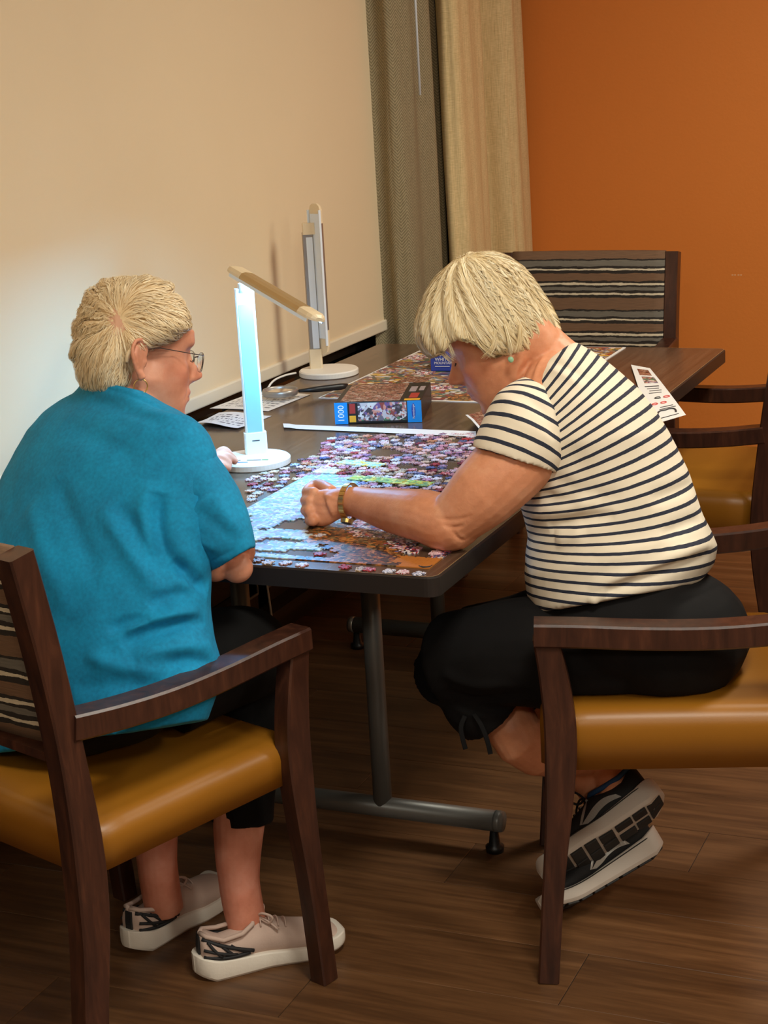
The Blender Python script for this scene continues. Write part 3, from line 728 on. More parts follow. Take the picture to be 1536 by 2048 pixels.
# brochure hanging over the table edge
e0 = np.array([.006, 1.79, Z]); bro = tag(empty('brochure', (.0, 1.5, TH)), 'white printed leaflet sticking out over the long table edge', 'brochure')
def leaf(u, v): return .0
A_ = T(1262, 733); Bq = T(1300, 740); Cq = T(1372, 831, TH-.002); Dq = T(1300, 852, TH-.002)
bo_ = sheet('page', [Dq-np.array([0, 1.5, TH])*0, Cq, Bq, A_], M['white_paper'], None, None, curl=lambda u, v: .0012+.004*math.sin(v*2.2), nu=8, nv=12)
bo_.parent = bro; bo_.location = np.array(bo_.location)-np.array(bro.location)
def on_page(u, v, h=.0024):
    p = (Dq*(1-u)+Cq*u)*(1-v)+(A_*(1-u)+Bq*u)*v; return p+np.array([0, 0, .0012+.004*math.sin(v*2.2)+h])-np.array(bro.location)
def patch(name, u0, u1, v0, v1, m):
    q = [on_page(u0, v0, .0007), on_page(u1, v0, .0007), on_page(u1, v1, .0007), on_page(u0, v1, .0007)]; mm = [(q[0]+q[1])/2, (q[3]+q[2])/2]
    V = q+[x-np.array([0, 0, .0004]) for x in q]
    return obj(name, mesh(V, [(0,1,2,3),(7,6,5,4),(0,4,5,1),(1,5,6,2),(2,6,7,3),(3,7,4,0)]), m, bo_, loc=(-np.array(bo_.location)))
for (u0, u1, v0, v1, m) in [(.25, .8, .80, .93, 'print_boxtop'), (.3, .85, .64, .77, 'print_box'), (.25, .8, .57, .585, 'dark_ink'), (.3, .75, .53, .54, 'dark_ink'), (.35, .8, .49, .5, 'dark_ink'), (.3, .75, .45, .46, 'dark_ink'), (.45, .85, .2, .21, 'dark_ink'), (.4, .9, .17, .18, 'dark_ink'), (.3, .85, .045, .055, 'dark_ink')]: patch('printed_block', u0, u1, v0, v1, M[m])
def ring_mark(name, u, v, r, m, cut=0):
    c = on_page(u, v, .001); X = unit(on_page(u+.1, v)-on_page(u, v)); Y = unit(on_page(u, v+.1)-on_page(u, v)); P = [c+X*r*math.cos(a)+Y*r*math.sin(a) for a in np.linspace(cut, 2*math.pi-cut, 20)]
    V, F = tube(P, .0014, 6, flat=1); obj(name, mesh(V, F), m, bo_, loc=(-np.array(bo_.location)))
ring_mark('round_print', .52, .36, .008, M['dark_ink'], .6); ring_mark('round_print', .82, .36, .008, M['pink_ink'], .1); ring_mark('round_print', .62, .27, .008, M['pink_ink'], .1); ring_mark('round_print', .34, .27, .008, M['pink_ink'], .1)
P = [on_page(u, v, .001) for u, v in ((.3, .08), (.32, .13), (.42, .15), (.55, .145), (.68, .15), (.78, .14), (.82, .1), (.8, .08))]
V, F = tube(smooth_path(P, 3), .0022, 6); obj('looped_print', mesh(V, F), M['dark_ink'], bo_, True, loc=(-np.array(bo_.location)))
# picture leaflet by the striped sleeve
sheet('picture_leaflet', [T(934, 846), T(962, 874), T(1040, 828), T(1000, 806)], M['print_boxtop'], 'curled picture leaflet tucked behind the striped sleeve', 'leaflet', curl=lambda u, v: .004+.014*(1-v)**2)
wb = bpy.data.objects['picture_leaflet']
P = [T(934, 846)+np.array([0, 0, .019]), T(946, 856)+np.array([0, 0, .019]), T(962, 874)+np.array([0, 0, .018])]
V, F = sweep([p-np.array(wb.location) for p in P], [(.006, .0006)]*3, (1, 0, 0), .0001); obj('white_margin', mesh(V, F), M['white_paper'], wb)

# ================================================================ magnifying glass
mg = tag(empty('magnifying_glass', (-.935, 1.318, TH+.012)), 'round magnifying glass with dark handle lying on the typed sheet', 'magnifier')
P = [(.042*math.cos(a), .042*math.sin(a), .008) for a in np.linspace(0, 2*math.pi, 40, endpoint=False)]
rings = []
for p in P:
    c = np.array(p); d = unit((c[0], c[1], 0)); rings.append([c+d*.003*math.cos(b)+np.array([0, 0, .008*math.sin(b)]) for b in np.linspace(0, 2*math.pi, 10, endpoint=False)])
V, F = loft(rings, closed=True); obj('rim', mesh(V, F), M['silver_alu'], mg, True)
V = []; F = []
for s in (-1, 1):
    for j in range(6):
        rr = .040*j/5
        for k in range(28): a = 2*math.pi*k/28; V.append((rr*math.cos(a), rr*math.sin(a), .008+s*(.0015+.0045*(1-(j/5)**2))))
for s in (0, 1):
    for j in range(5):
        for k in range(28):
            a = s*168+j*28; q = (a+k, a+(k+1) % 28, a+28+(k+1) % 28, a+28+k); F.append(q if s else q[::-1])
obj('lens', mesh(V, F), M['lens'], mg, True)
V, F = tube([(.044, .016, .008), (.075, .05, .006), (.12, .10, .004), (.132, .113, .004)], [.004, .0075, .0085, .006], 12); obj('handle', mesh(V, F), M['blackplastic'], mg, True)

# ================================================================ puzzle boxes
bq = np.array([-.668, 1.063, TH]); ang = math.atan2(.055, .192); BWd, BDp, BHt = .200, .222, .050
pb = tag(empty('puzzle_box', tuple(bq+np.array([0, 0, .001])), ang), 'black and blue jigsaw box lying flat behind the paper strip', 'box')
obj('lid', rbox(0, BWd, 0, BDp, 0, BHt, .0015), M['black_card'], pb)
bx_ = pb
def face(name, x0, x1, z0, z1, m, d=.0006, parent=None): return obj(name, rbox(x0, x1, -d, .0, z0, z1, .0001, 1), m, parent or pb)
face('blue_corner', -.0003, .030, .0, BHt+.0003, M['blue_card'], .0009); face('blue_corner', .168, BWd+.0003, 0, BHt+.0003, M['blue_card'], .0009)
face('picture', .054, .166, .006, BHt-.002, M['print_box'])
face('red_panel', .0345, .048, .024, .047, M['red_card']); face('yellow_panel', .0335, .0485, .004, .019, M['yellow_card'])
def toplab(name, x0, x1, y0, y1, m): return obj(name, rbox(x0, x1, y0, y1, BHt-.0002, BHt+.0006, .0001, 1), m, pb)
toplab('lid_picture', .012, .150, .010, BDp-.008, M['print_boxtop']); toplab('lid_red_panel', .168, .188, .035, .09, M['red_card']); toplab('lid_yellow_panel', .16, .196, .008, .024, M['yellow_card']); toplab('lid_grey_panel', .160, .176, .11, .17, M['shoe_grey']); toplab('lid_grey_panel', .182, .194, .12, .17, M['shoe_grey'])
me = text_mesh('1000', .020); place(me, (.0155, -.0012, .0245), (0, 0, 1), (-1, 0, 0)); obj('lettering', me, M['white_ink'], pb)
me = text_mesh('Ravensburger', .0062); place(me, (.182, -.0016, .026), (0, 0, 1), (-1, 0, 0)); obj('brand_lettering', me, M['white_ink'], pb)
P = [(.182+.0045*math.cos(a), -.0010, .026+.019*math.sin(a)) for a in np.linspace(0, 2*math.pi, 24, endpoint=False)]
me = mesh([(x, y, z) for x, y, z in P], [tuple(range(24))]); obj('brand_oval', me, M['navy_card'], pb)
p2 = tag(empty('puzzle_box', (-.689, 1.709, TH+.003), .10), 'royal blue box lying on the finished collage puzzle behind the bowed blonde head', 'box')
obj('lid', rbox(0, .26, 0, .19, 0, .046, .002), M['navy_card'], p2)
me = text_mesh('WHITE', .0125); place(me, (.032, -.0004, .031), (1, 0, 0), (0, 0, 1)); obj('lettering', me, M['white_ink'], p2)
me = text_mesh('MOUNTAIN', .0095); place(me, (.036, -.0004, .0215), (1, 0, 0), (0, 0, 1)); obj('lettering', me, M['white_ink'], p2)
obj('white_line', rbox(.012, .052, -.0006, 0, .012, .0135, .0001, 1), M['white_ink'], p2)
P = [(.010, -.0007, .038), (.022, -.0007, .043), (.028, -.0007, .040), (.034, -.0007, .0445), (.046, -.0007, .038)]; V, F = tube(P, .0007, 6); obj('mountain_outline', mesh(V, F), M['white_ink'], p2)
# finished collage puzzle on the far half of the table
cp = tag(empty('finished_puzzle', (-.56, 1.73, TH)), 'finished collage jigsaw lying flat on the far half of the table', 'puzzle')
obj('border', mesh(*box(-.285, .285, -.383, .383, 0, .0018)), M['white_paper'], cp); obj('picture', mesh(*box(-.278, .278, -.376, .376, .0017, .0022)), M['print_coll'], cp)
i = 0
for iy in range(7):
    for ix in range(5):
        x0 = -.275+ix*.110+random.uniform(-.012, .012); y0 = -.372+iy*.106+random.uniform(-.012, .012)
        me = mesh(*box(0, random.uniform(.05, .09), 0, random.uniform(.05, .085), 0, .0004)); i += 1
        o = obj('collage_panel', me, [M['print_coll2'], M['print_box'], M['print_brown'], M['print_coll'], M['print_mix'], M['yellow_card'], M['print_boxtop']][(ix*3+iy*5) % 7], cp, loc=(x0, y0, .0021), rz=random.uniform(-.15, .15))

# ================================================================ the jigsaw being made
PX0, PX1, PY0, PY1 = -.518, -.030, .044, .724; NX, NY = 26, 36
sx, sy = (PX1-PX0)/NX, (PY1-PY0)/NY
jz = {}
def edge(kind, i, j):   # tab direction and jitter for an inner joint
    k = (kind, i, j)
    if k not in jz: jz[k] = (random.choice((-1, 1)), random.uniform(.42, .58), random.uniform(.17, .24))
    return jz[k]
def joint(a, b, tab):
    a = np.array(a); b = np.array(b); d = b-a; n = np.array([-d[1], d[0]])
    if tab is None: return [a]
    s, c, h = tab; f = lambda t, o: a+d*t+n*o*s
    return [a, f(c-.09, -.02), f(c-.15, h*.75), f(c-.07, h), f(c+.07, h), f(c+.15, h*.75), f(c+.09, -.02)]
def piece_outline(i, j):
    x0, x1, y0, y1 = PX0+i*sx, PX0+(i+1)*sx, PY0+j*sy, PY0+(j+1)*sy; o = []
    o += joint((x0, y0), (x1, y0), edge('h', i, j) if j > 0 else None)
    o += joint((x1, y0), (x1, y1), edge('v', i+1, j) if i < NX-1 else None)
    o += joint((x0, y1), (x1, y1), edge('h', i, j+1) if j < NY-1 else None)[::-1] if False else ([np.array((x1, y1))]+joint((x0, y1), (x1, y1), edge('h', i, j+1))[:0:-1] if j < NY-1 else [np.array((x1, y1))])
    o += ([np.array((x0, y1))]+joint((x0, y0), (x0, y1), edge('v', i, j))[:0:-1] if i > 0 else [np.array((x0, y1))])
    return o
def inside(p, poly):
    x, y = p; c = False; n = len(poly)
    for k in range(n):
        (x1, y1), (x2, y2) = poly[k], poly[(k+1) % n]
        if (y1 > y) != (y2 > y) and x < (x2-x1)*(y-y1)/(y2-y1)+x1: c = not c
    return c
def slab(out, z0, z1, shrink=.00022):
    P = np.array(out); c = P.mean(0); P = P+(c-P)/np.linalg.norm(c-P, axis=1)[:, None]*shrink; n = len(P)
    # centre fan keeps concave outlines right
    V = [(p[0], p[1], z0) for p in P]+[(p[0], p[1], z1) for p in P]
    F = [(k, (k+1) % n, n+(k+1) % n, n+k) for k in range(n)]+[tuple(range(n, 2*n)), tuple(range(n-1, -1, -1))]
    return V, F
REG = [('print_pale', [(496,1014),(628,944),(720,955),(740,1010),(690,1050),(650,1058),(600,1040),(566,1042),(545,1056),(496,1062)]),
       ('print_pale', [(496,1064),(560,1058),(628,1068),(642,1080),(566,1081),(540,1078),(496,1086)]),
       ('print_pale', [(496,1090),(560,1084),(630,1088),(640,1102),(590,1098),(550,1104),(496,1098)]),
       ('print_brown', [(616,1058),(690,1044),(745,1066),(790,1088),(812,1112),(800,1140),(640,1130),(668,1108),(640,1090),(612,1086)]),
       ('print_orange', [(800,1114),(900,1114),(866,1150),(790,1138)]),
       ('print_mix', [(684,1030),(720,1036),(800,1062),(836,1084),(838,1108),(800,1112),(770,1080),(700,1070)]),
       ('print_mix', [(872,1104),(890,1085),(950,1070),(990,1020),(1050,975),(1042,1000),(872,1140)])]
pz = tag(empty('jigsaw_puzzle', ((PX0+PX1)/2, PY0, TH)), 'half finished jigsaw with orange corner spread at the near end of the table', 'puzzle')
PO = np.array(pz.location); cells = []
for i in range(NX):
    for j in range(NY):
        c = np.array([PX0+(i+.5)*sx, PY0+(j+.5)*sy, TH]); p = pix(c); m = None
        for mm, poly in REG:
            if inside(p, poly): m = mm
        if m is None and (j == 0 or (i == 0 and j > 6) or i == NX-1):
            m = 'print_orange' if (j < 4 and i > 20) else ('print_brown' if j == 0 and 12 < i <= 20 else ('print_pale' if i < 13 and j < 18 else 'print_mix'))
        if m: cells.append((i, j, m))
cells.sort(key=lambda c: c[1]); rest = {}
for q, (i, j, m) in enumerate(cells):
    V, F = slab(piece_outline(i, j), .0002, .0022); V = [(x-PO[0], y-PO[1], z) for x, y, z in V]
    if q < 290: obj('puzzle_piece', mesh(V, F), M[m], pz)
    else: rest.setdefault(m, MB()).add(V, F)
rm = MB(); mats_ = []; mi = []
for m, b in rest.items():
    k0 = len(rm.F); rm.add(b.V, b.F); mats_.append(M[m]); mi += [len(mats_)-1]*(len(rm.F)-k0)
if rm.V:
    me = rm.mesh(); o = obj('joined_pieces', me, mats_, pz); me.polygons.foreach_set('material_index', mi); tag(o, kind='stuff')
P = [T(838, 1131, TH+.0026), T(845, 1134, TH+.0026), T(856, 1134, TH+.0026), T(864, 1130, TH+.0026)]
V, F = tube(smooth_path([p-PO for p in P], 4), [.0008]*3+[.0016]*7+[.0008]*3, 6); obj('printed_arc', mesh(V, F), M['dark_ink'], pz)
# loose pieces
base_shapes = []
for k in range(8):
    sgn = [random.choice((-1, 1)) for _ in range(4)]; s = .0084
    cs = [(-s, -s), (s, -s), (s, s), (-s, s)]; out = []
    for q in range(4): out += joint(cs[q], cs[(q+1) % 4], (sgn[q], random.uniform(.42, .58), random.uniform(.2, .27)))
    V, F = slab(out, 0, .002, 0); me = mesh(V, F); me.materials.append(M['piece']); base_shapes.append(me)
pile_px = [(500,1002),(498,958),(575,926),(640,912),(650,880),(700,872),(950,868),(945,905),(905,955),(880,985),(800,985),(760,975),(700,972),(640,960),(612,950)]
pts = []; tries = 0
holes = [(770,905,40,9),(655,952,22,6),(820,935,34,6),(690,925,30,5),(905,930,20,8),(620,905,30,6)]
while len(pts) < 340 and tries < 60000:
    tries += 1; px, py = random.uniform(496, 950), random.uniform(868, 1002)
    if not inside((px, py), pile_px): continue
    if any(((px-hx_)/a)**2+((py-hy_)/b)**2 < 1 for hx_, hy_, a, b in holes): continue
    p = T(px, py)
    # keep the table density even rather than the picture density
    if random.random() > ((py-560)/430)**-3*1.0 and False: continue
    dmin = .0215 if px < 600 or py < 885 else .0178
    if any((p[0]-q[0])**2+(p[1]-q[1])**2 < dmin**2 for q in pts): continue
    if (p[0]-BS[0])**2+(p[1]-BS[1])**2 < .092**2: continue
    if PX0-.006 < p[0] and p[1] < .60 and inside((px, py), REG[0][1]): continue
    pts.append(p)
front = [(517,1121),(537,1127),(571,1127),(604,1131),(690,1136),(722,1139),(738,1140),(778,1143),(805,1145),(838,1148)]
inner = [(880,1098),(888,1090),(894,1104),(870,1108),(900,1086),(700,1022),(640,1072),(655,1096),(640,1110)]
pts.sort(key=lambda p: p[1]); allp = [T(*q) for q in front+inner]+pts
far = MB()
LBL = [('loose jigsaw piece lying in a row along the near table edge', 'jigsaw pieces along the near table edge'), ('loose jigsaw piece lying inside the half finished puzzle', 'jigsaw pieces inside the half finished puzzle'), ('small loose jigsaw piece in the heap between lit lamp and paper strip', 'loose jigsaw pieces in the heap')]
for q, p in enumerate(allp):
    me = random.choice(base_shapes); a = random.choice((0, 90, 180, 270))+random.uniform(-30, 30)
    lift = .0006
    if q < 300:
        o = obj('loose_puzzle_piece', me, None, None, loc=(p[0], p[1], TH+lift), rz=math.radians(a)); lg = LBL[0 if q < len(front) else (1 if q < len(front)+len(inner) else 2)]; tag(o, lg[0], 'puzzle piece', lg[1])
        if random.random() < .25: o.rotation_euler[0] = random.uniform(-.12, .12); o.location[2] += .0012
    else:
        c, s = math.cos(math.radians(a)), math.sin(math.radians(a)); far.add([(p[0]+v.co.x*c-v.co.y*s, p[1]+v.co.x*s+v.co.y*c, TH+lift+v.co.z) for v in me.vertices], [f.vertices[:] for f in me.polygons])
def mk_far():
    k = NT('far loose pieces print'); g = k.add('ShaderNodeNewGeometry'); vo = k.add('ShaderNodeTexVoronoi'); k.link(k.coord(scale=(190,)*3), vo.inputs['Vector']); s = k.add('ShaderNodeSeparateColor'); k.link(vo.outputs['Color'], s.inputs[0])
    f = k.math('FRACT', k.math('ADD', k.math('MULTIPLY', g.outputs['Random Per Island'], 5.0), k.math('MULTIPLY', s.outputs[0], .11))); n = len(PAL_MIX)
    k.color(k.ramp(f, [(i/n, c) for i, c in enumerate(PAL_MIX)], 'CONSTANT')); k.set(Roughness=.4); return k.m
if far.V: tag(obj('loose_puzzle_pieces', far.mesh(), mk_far()), 'many small loose jigsaw pieces heaped in front of the paper strip', 'puzzle pieces', kind='stuff')
# small joined strips among the loose pieces
M['strip_green'] = collage('green strip print', (60,60,60), [srgb(*c) for c in [(190,200,90),(150,190,120),(226,220,140),(110,150,110),(200,170,70)]], 6)
M['strip_teal'] = collage('teal strip print', (60,60,60), [srgb(*c) for c in [(150,200,200),(220,210,150),(190,220,220),(230,190,90)]], 7)
M['strip_pale'] = collage('pale strip print', (60,60,60), [srgb(*c) for c in [(226,226,190),(200,210,200),(236,230,210)]], 8)
for (a, b, m, lb) in [((702,958),(862,972),'strip_green','joined strip of yellow green jigsaw pieces beyond the watch'), ((682,926),(765,934),'strip_teal','joined strip of teal and yellow jigsaw pieces amid the loose ones'), ((632,944),(676,947),'strip_pale','joined clump of cream jigsaw pieces right of the lit lamp base')]:
    A0, B0_ = T(*a), T(*b); d = unit(B0_-A0); n_ = np.array([-d[1], d[0], 0]); L_ = np.linalg.norm(B0_-A0); k = max(2, int(L_/.019)); c0 = (A0+B0_)/2
    root = tag(empty('joined_pieces_strip', tuple(c0+np.array([0, 0, .0022]))), lb, 'puzzle pieces')
    for i_ in range(k):
        for r_ in (0, 1):
            a0 = A0+d*L_*i_/k+n_*(.017*r_-.017); cs = [a0, a0+d*L_/k, a0+d*L_/k+n_*.0165, a0+n_*.0165]; out = []
            for q in range(4): out += joint(cs[q][:2], cs[(q+1) % 4][:2], (1 if (q+i_+r_) % 2 else -1, .5, .1))
            V, F = slab(out, .0, .0021, .0005); obj('puzzle_piece', mesh([(x-c0[0], y-c0[1], z) for x, y, z in V], F), M[m], root)
# ================================================================ people: shared builders
def interp(tab, z, c): return np.interp(z, [t[0] for t in tab], [t[c] for t in tab])
HEADTAB = [(-.112,.066,.034,.012,.050),(-.108,.078,.010,.026,.045),(-.100,.090,-.008,.037,.036),(-.090,.0935,-.020,.045,.028),(-.080,.0915,-.032,.051,.020),(-.066,.0925,-.043,.056,.015),(-.050,.0925,-.054,.061,.010),
           (-.033,.0915,-.063,.065,.005),(-.015,.0885,-.072,.069,0),(.005,.0868,-.082,.071,-.005),(.022,.0885,-.090,.073,-.010),(.040,.0925,-.096,.075,-.012),(.060,.0895,-.098,.076,-.012),
           (.080,.080,-.094,.073,-.012),(.098,.062,-.081,.063,-.012),(.112,.038,-.060,.046,-.012),(.121,.014,-.037,.026,-.012),(.1255,-.010,-.014,.002,-.012)]
NOSE = [(-.041,0,.010),(-.037,.004,.012),(-.032,.012,.013),(-.027,.0225,.0125),(-.022,.0305,.0112),(-.016,.0318,.0100),(-.010,.0268,.0092),(-.002,.0185,.0083),(.006,.0110,.0075),(.016,.0048,.0075),(.026,.001,.009),(.034,0,.01)]
LIPS = [(-.074,0,.018),(-.069,.003,.018),(-.063,.0088,.019),(-.059,.0075,.020),(-.0565,.0030,.021),(-.054,.0075,.020),(-.048,.0095,.018),(-.043,.0052,.015),(-.038,.001,.012),(-.034,0,.01)]
class Head:
    def __init__(s, O, fwd, pitch, roll=0.0, scale=1.0):
        f = unit((fwd[0], fwd[1], 0)); l = np.array([-f[1], f[0], 0]); u = np.array([0, 0, 1.0])
        f2 = f*math.cos(pitch)-u*math.sin(pitch); u2 = f*math.sin(pitch)+u*math.cos(pitch)
        l2 = l*math.cos(roll)+u2*math.sin(roll); u3 = -l*math.sin(roll)+u2*math.cos(roll)
        s.O = np.asarray(O, float); s.f, s.l, s.u, s.k = f2, l2, u3, scale
    def W(s, x, y, z): return s.O+(s.f*x+s.l*y+s.u*z)*s.k
    def L(s, V): d = (np.asarray(V)-s.O)/s.k; return np.stack([d@s.f, d@s.l, d@s.u], -1)
    def skull(s, nz=110, nt=120):
        zs = -.112+(.1255+.112)*(.5-.5*np.cos(np.linspace(0.02, math.pi, nz)))*.6+(.1255+.112)*.4*np.linspace(0, 1, nz); rings = []
        for z in zs:
            xf, xb, w_, xc = [interp(HEADTAB, z, c) for c in (1, 2, 3, 4)]; ring = []
            nz_, ns = interp(NOSE, z, 1), interp(NOSE, z, 2); lp, ls = interp(LIPS, z, 1), interp(LIPS, z, 2)
            for a in np.linspace(0, 2*math.pi, nt, endpoint=False):
                # crowd samples at the front
                a2 = a-.45*math.sin(a)*(1 if math.cos(a) > 0 else 1)*.6
                c_, s_ = math.cos(a2), math.sin(a2)
                x = xc+(xf-xc)*abs(c_)**.82 if c_ > 0 else xc-(xc-xb)*abs(c_)**.95
                y = w_*math.copysign(abs(s_)**.92, s_)
                if c_ > 0:
                    x += nz_*math.exp(-(y/ns)**2)+lp*math.exp(-(y/ls)**2)
                    e = math.exp(-(((abs(y)-.031)/.017)**2+((z-.013)/.014)**2)); x -= .0115*e
                    e = math.exp(-(((abs(y)-.031)/.0115)**2+((z-.011)/.009)**2)); x += .0065*e
                    x += .0045*math.exp(-(((abs(y)-.030)/.022)**2+((z-.031)/.008)**2))
                    x += .0035*math.exp(-(((abs(y)-.045)/.018)**2+((z+.016)/.016)**2))
                    x += .0055*math.exp(-(((abs(y)-.0125)/.006)**2+((z+.027)/.006)**2))       # nostril wings
                    fold = abs(abs(y)-(.017+(-.030-z)*.55))
                    if -.064 < z < -.026: x -= .0022*math.exp(-(fold/.0035)**2)                  # laugh lines
                    x += .003*math.exp(-(((abs(y)-.034)/.014)**2+((z+.072)/.018)**2))           # jowl
                    x += .0040*math.exp(-((y/.018)**2+((z+.092)/.010)**2))                       # chin
                g = min(1, max(0, (z+.035)/.03))*min(1, max(0, (.045+.0*z-x)/.03)) if z < .055 else min(1, max((z-.055)/.02, min(1, max(0, (.045-x)/.03))))
                kk = 1-.24*g; x, y, z2 = .005+(x-.005)*kk, y*kk, .01+(z-.01)*(1-.17*g)
                ring.append(s.W(x, y, z2))
            rings.append(ring)
        return loft(rings, True)
    def ear(s, side, yo=.0725):
        out = []; c = np.array([-.010, side*yo, -.002]); out_d = np.array([-.42, side*.9, 0]); out_d = unit(out_d); bk = unit(np.array([-.9, -side*.42, 0])); bk = unit(np.array([-.90, side*.42, 0]))
        def E(a, b, h=0.0): # a back-forward, b up, h outwards
            p = c+bk*a+np.array([-.12*b, 0, b])+np.array([0, side, 0])*h; return s.W(*p)
        # plate
        rings = []
        for t in np.linspace(-1, 1, 15):
            hw = .0155*math.sqrt(max(0.02, 1-t*t))*(1.05 if t > 0 else .82-.1*t); zc = t*.031; rings.append([E(.012+hw*math.cos(a)*1.0, zc, .004+.0032*math.sin(a)) for a in np.linspace(0, 2*math.pi, 16, endpoint=False)])
        out.append(loft(rings))
        P = [E(.001, .006, .005), E(-.002, .016, .006), E(.004, .027, .008), (E(.014, .032, .010)), E(.025, .027, .011), E(.030, .014, .011), E(.028, 0, .010), E(.023, -.012, .008), E(.017, -.022, .006), E(.010, -.029, .005)]
        out.append(tube(smooth_path(P, 4), .0036, 10))
        P = [E(.018, .018, .007), E(.020, .006, .0075), E(.016, -.006, .007), E(.010, -.012, .006)]; out.append(tube(smooth_path(P, 4), .0028, 8))
        P = [E(.012, -.020, .005), E(.009, -.027, .005), E(.006, -.031, .004)]; out.append(tube(smooth_path(P, 3), [.006]*3+[.0075]*3+[.006], 10))
        out.append(tube([E(-.002, .002, .004), E(.001, -.004, .006), E(.0, -.010, .004)], [.003, .004, .003], 8))
        return out
def limb(P, R, k=5, n=20, flat=1.0, up=(0, 0, 1)):
    P = np.asarray(P, float); Q = smooth_path(P, k); t0 = np.arange(len(P)); t1 = np.linspace(0, len(P)-1, len(Q))
    return tube(Q, list(np.interp(t1, t0, R)), n, up, flat)
def blob(c, r, X=(1,0,0), Y=(0,1,0), Z=(0,0,1), n=20):
    rings = []
    for t in np.linspace(.06, math.pi-.06, 12):
        rings.append([np.asarray(c)+np.asarray(X)*r[0]*math.sin(t)*math.cos(a)+np.asarray(Y)*r[1]*math.sin(t)*math.sin(a)+np.asarray(Z)*r[2]*math.cos(t) for a in np.linspace(0, 2*math.pi, n, endpoint=False)])
    return loft(rings)
def finger(P, R, n=12): return limb(P, R, 4, n)
def strands(tree, seeds, field, steps, step, rad, lift, hair_V, hair_F):
    """thin tapered locks that follow the hair surface; all are traced together"""
    P = np.array(seeds); n = len(P); ns = RNG.integers(steps[0], steps[1]+1, n); h = RNG.uniform(lift[0], lift[1], n); ph = RNG.uniform(0, 6.3, n); prev = None; path = []; side = []
    for k in range(steps[1]):
        hit = [tree.find_nearest(Vector(p))[:2] for p in P]; L = np.array([q[0] for q in hit]); N = np.array([q[1] for q in hit])
        d = field(L); d = d-N*np.einsum('ij,ij->i', d, N)[:, None]; d /= np.linalg.norm(d, axis=1)[:, None]+1e-9
        if prev is not None: d = d+prev; d /= np.linalg.norm(d, axis=1)[:, None]+1e-9
        t = k/np.maximum(1, ns-1); hh = h*np.where(t < .9, np.sqrt(np.abs(np.sin(math.pi*np.minimum(1, t*1.1+.08)))), .6)
        path.append(L+N*hh[:, None]+np.cross(N, d)*(.0012*np.sin(ph+t*5))[:, None]); prev = d; P = L+d*step
        side.append(np.cross(N, d))
    path = np.array(path); side = np.array(side)
    for s in range(n):
        Q = path[:ns[s], s]; m = len(Q); X = side[:ns[s], s]; t = np.arange(m)/(m-1)
        r = (RNG.uniform(*rad)*(1-.85*(np.abs(t-.4)/.6)**2.5))[:, None]; b = len(hair_V)
        hair_V.extend(list(np.stack([Q-X*r, Q+X*r], 1).reshape(-1, 3)))
        hair_F.extend([(b+i*2, b+i*2+1, b+i*2+3, b+i*2+2) for i in range(m-1)])
def hair_shell(rings, pole, axis, seed, amp=.003, vox=.0035, freq=14):
    me = remesh([loft(rings)], vox, 8, .5); V = getV(me); N = getN(me); ax_ = unit(axis); X = unit(np.cross(ax_, (.2, 1, .1))); Y = np.cross(ax_, X)
    q = V-pole; a = np.arctan2(q@Y, q@X); r = np.linalg.norm(q, axis=1)
    d = amp*(vnoise(np.stack([np.cos(a)*freq*.5, np.sin(a)*freq*.5, r*5], 1), seed)+.6*vnoise(np.stack([np.cos(a)*freq*1.6, np.sin(a)*freq*1.6, r*9], 1), seed+1))*np.minimum(1, r/.05)
    setV(me, V+N*d[:, None]); return me
def surface_seeds(me, n, cond=None):
    me.calc_loop_triangles(); V = getV(me); tri = np.array([t.vertices[:] for t in me.loop_triangles]); a = V[tri[:, 0]]; b = V[tri[:, 1]]; c = V[tri[:, 2]]
    ar = np.linalg.norm(np.cross(b-a, c-a), axis=1); ix = RNG.choice(len(tri), n, p=ar/ar.sum()); r1 = np.sqrt(RNG.random(n))[:, None]; r2 = RNG.random(n)[:, None]
    P = a[ix]*(1-r1)+b[ix]*r1*(1-r2)+c[ix]*r1*r2
    return [p for p in P if cond is None or cond(p)]
def tint(me, head, lip=(.86, .62, .62), cheek=(1.0, .86, .84), extra=None):
    V = getV(me); C = np.ones((len(V), 4)); q = head.L(V); near = np.linalg.norm(V-head.O, axis=1) < .16
    x, y, z = q[:, 0], q[:, 1], q[:, 2]
    lipm = near*(x > .085)*np.exp(-((y/.021)**4))*np.exp(-(((z+.0555)/.0085)**4)); ck = near*(x > .03)*np.exp(-((np.abs(y)-.045)/.022)**2-((z+.02)/.022)**2)
    ns = near*np.exp(-((y/.014)**2))*np.exp(-((z+.02)/.014)**2)*(x > .1)
    for c in range(3):
        C[:, c] *= 1+(lip[c]-1)*lipm; C[:, c] *= 1+(cheek[c]-1)*np.maximum(ck, ns*.8)
    nost = near*np.exp(-((np.abs(y)-.007)/.0035)**2)*np.exp(-((z+.0335)/.003)**2)*(x > .098); C[:, :3] *= (1-.75*nost)[:, None]
    mouth = near*(x > .088)*np.exp(-((y/.024)**6))*np.exp(-(((z+.0567)/.0011)**2)); C[:, :3] *= (1-.5*mouth)[:, None]
    if extra is not None: extra(V, C)
    cattr(me, 'tint', C)
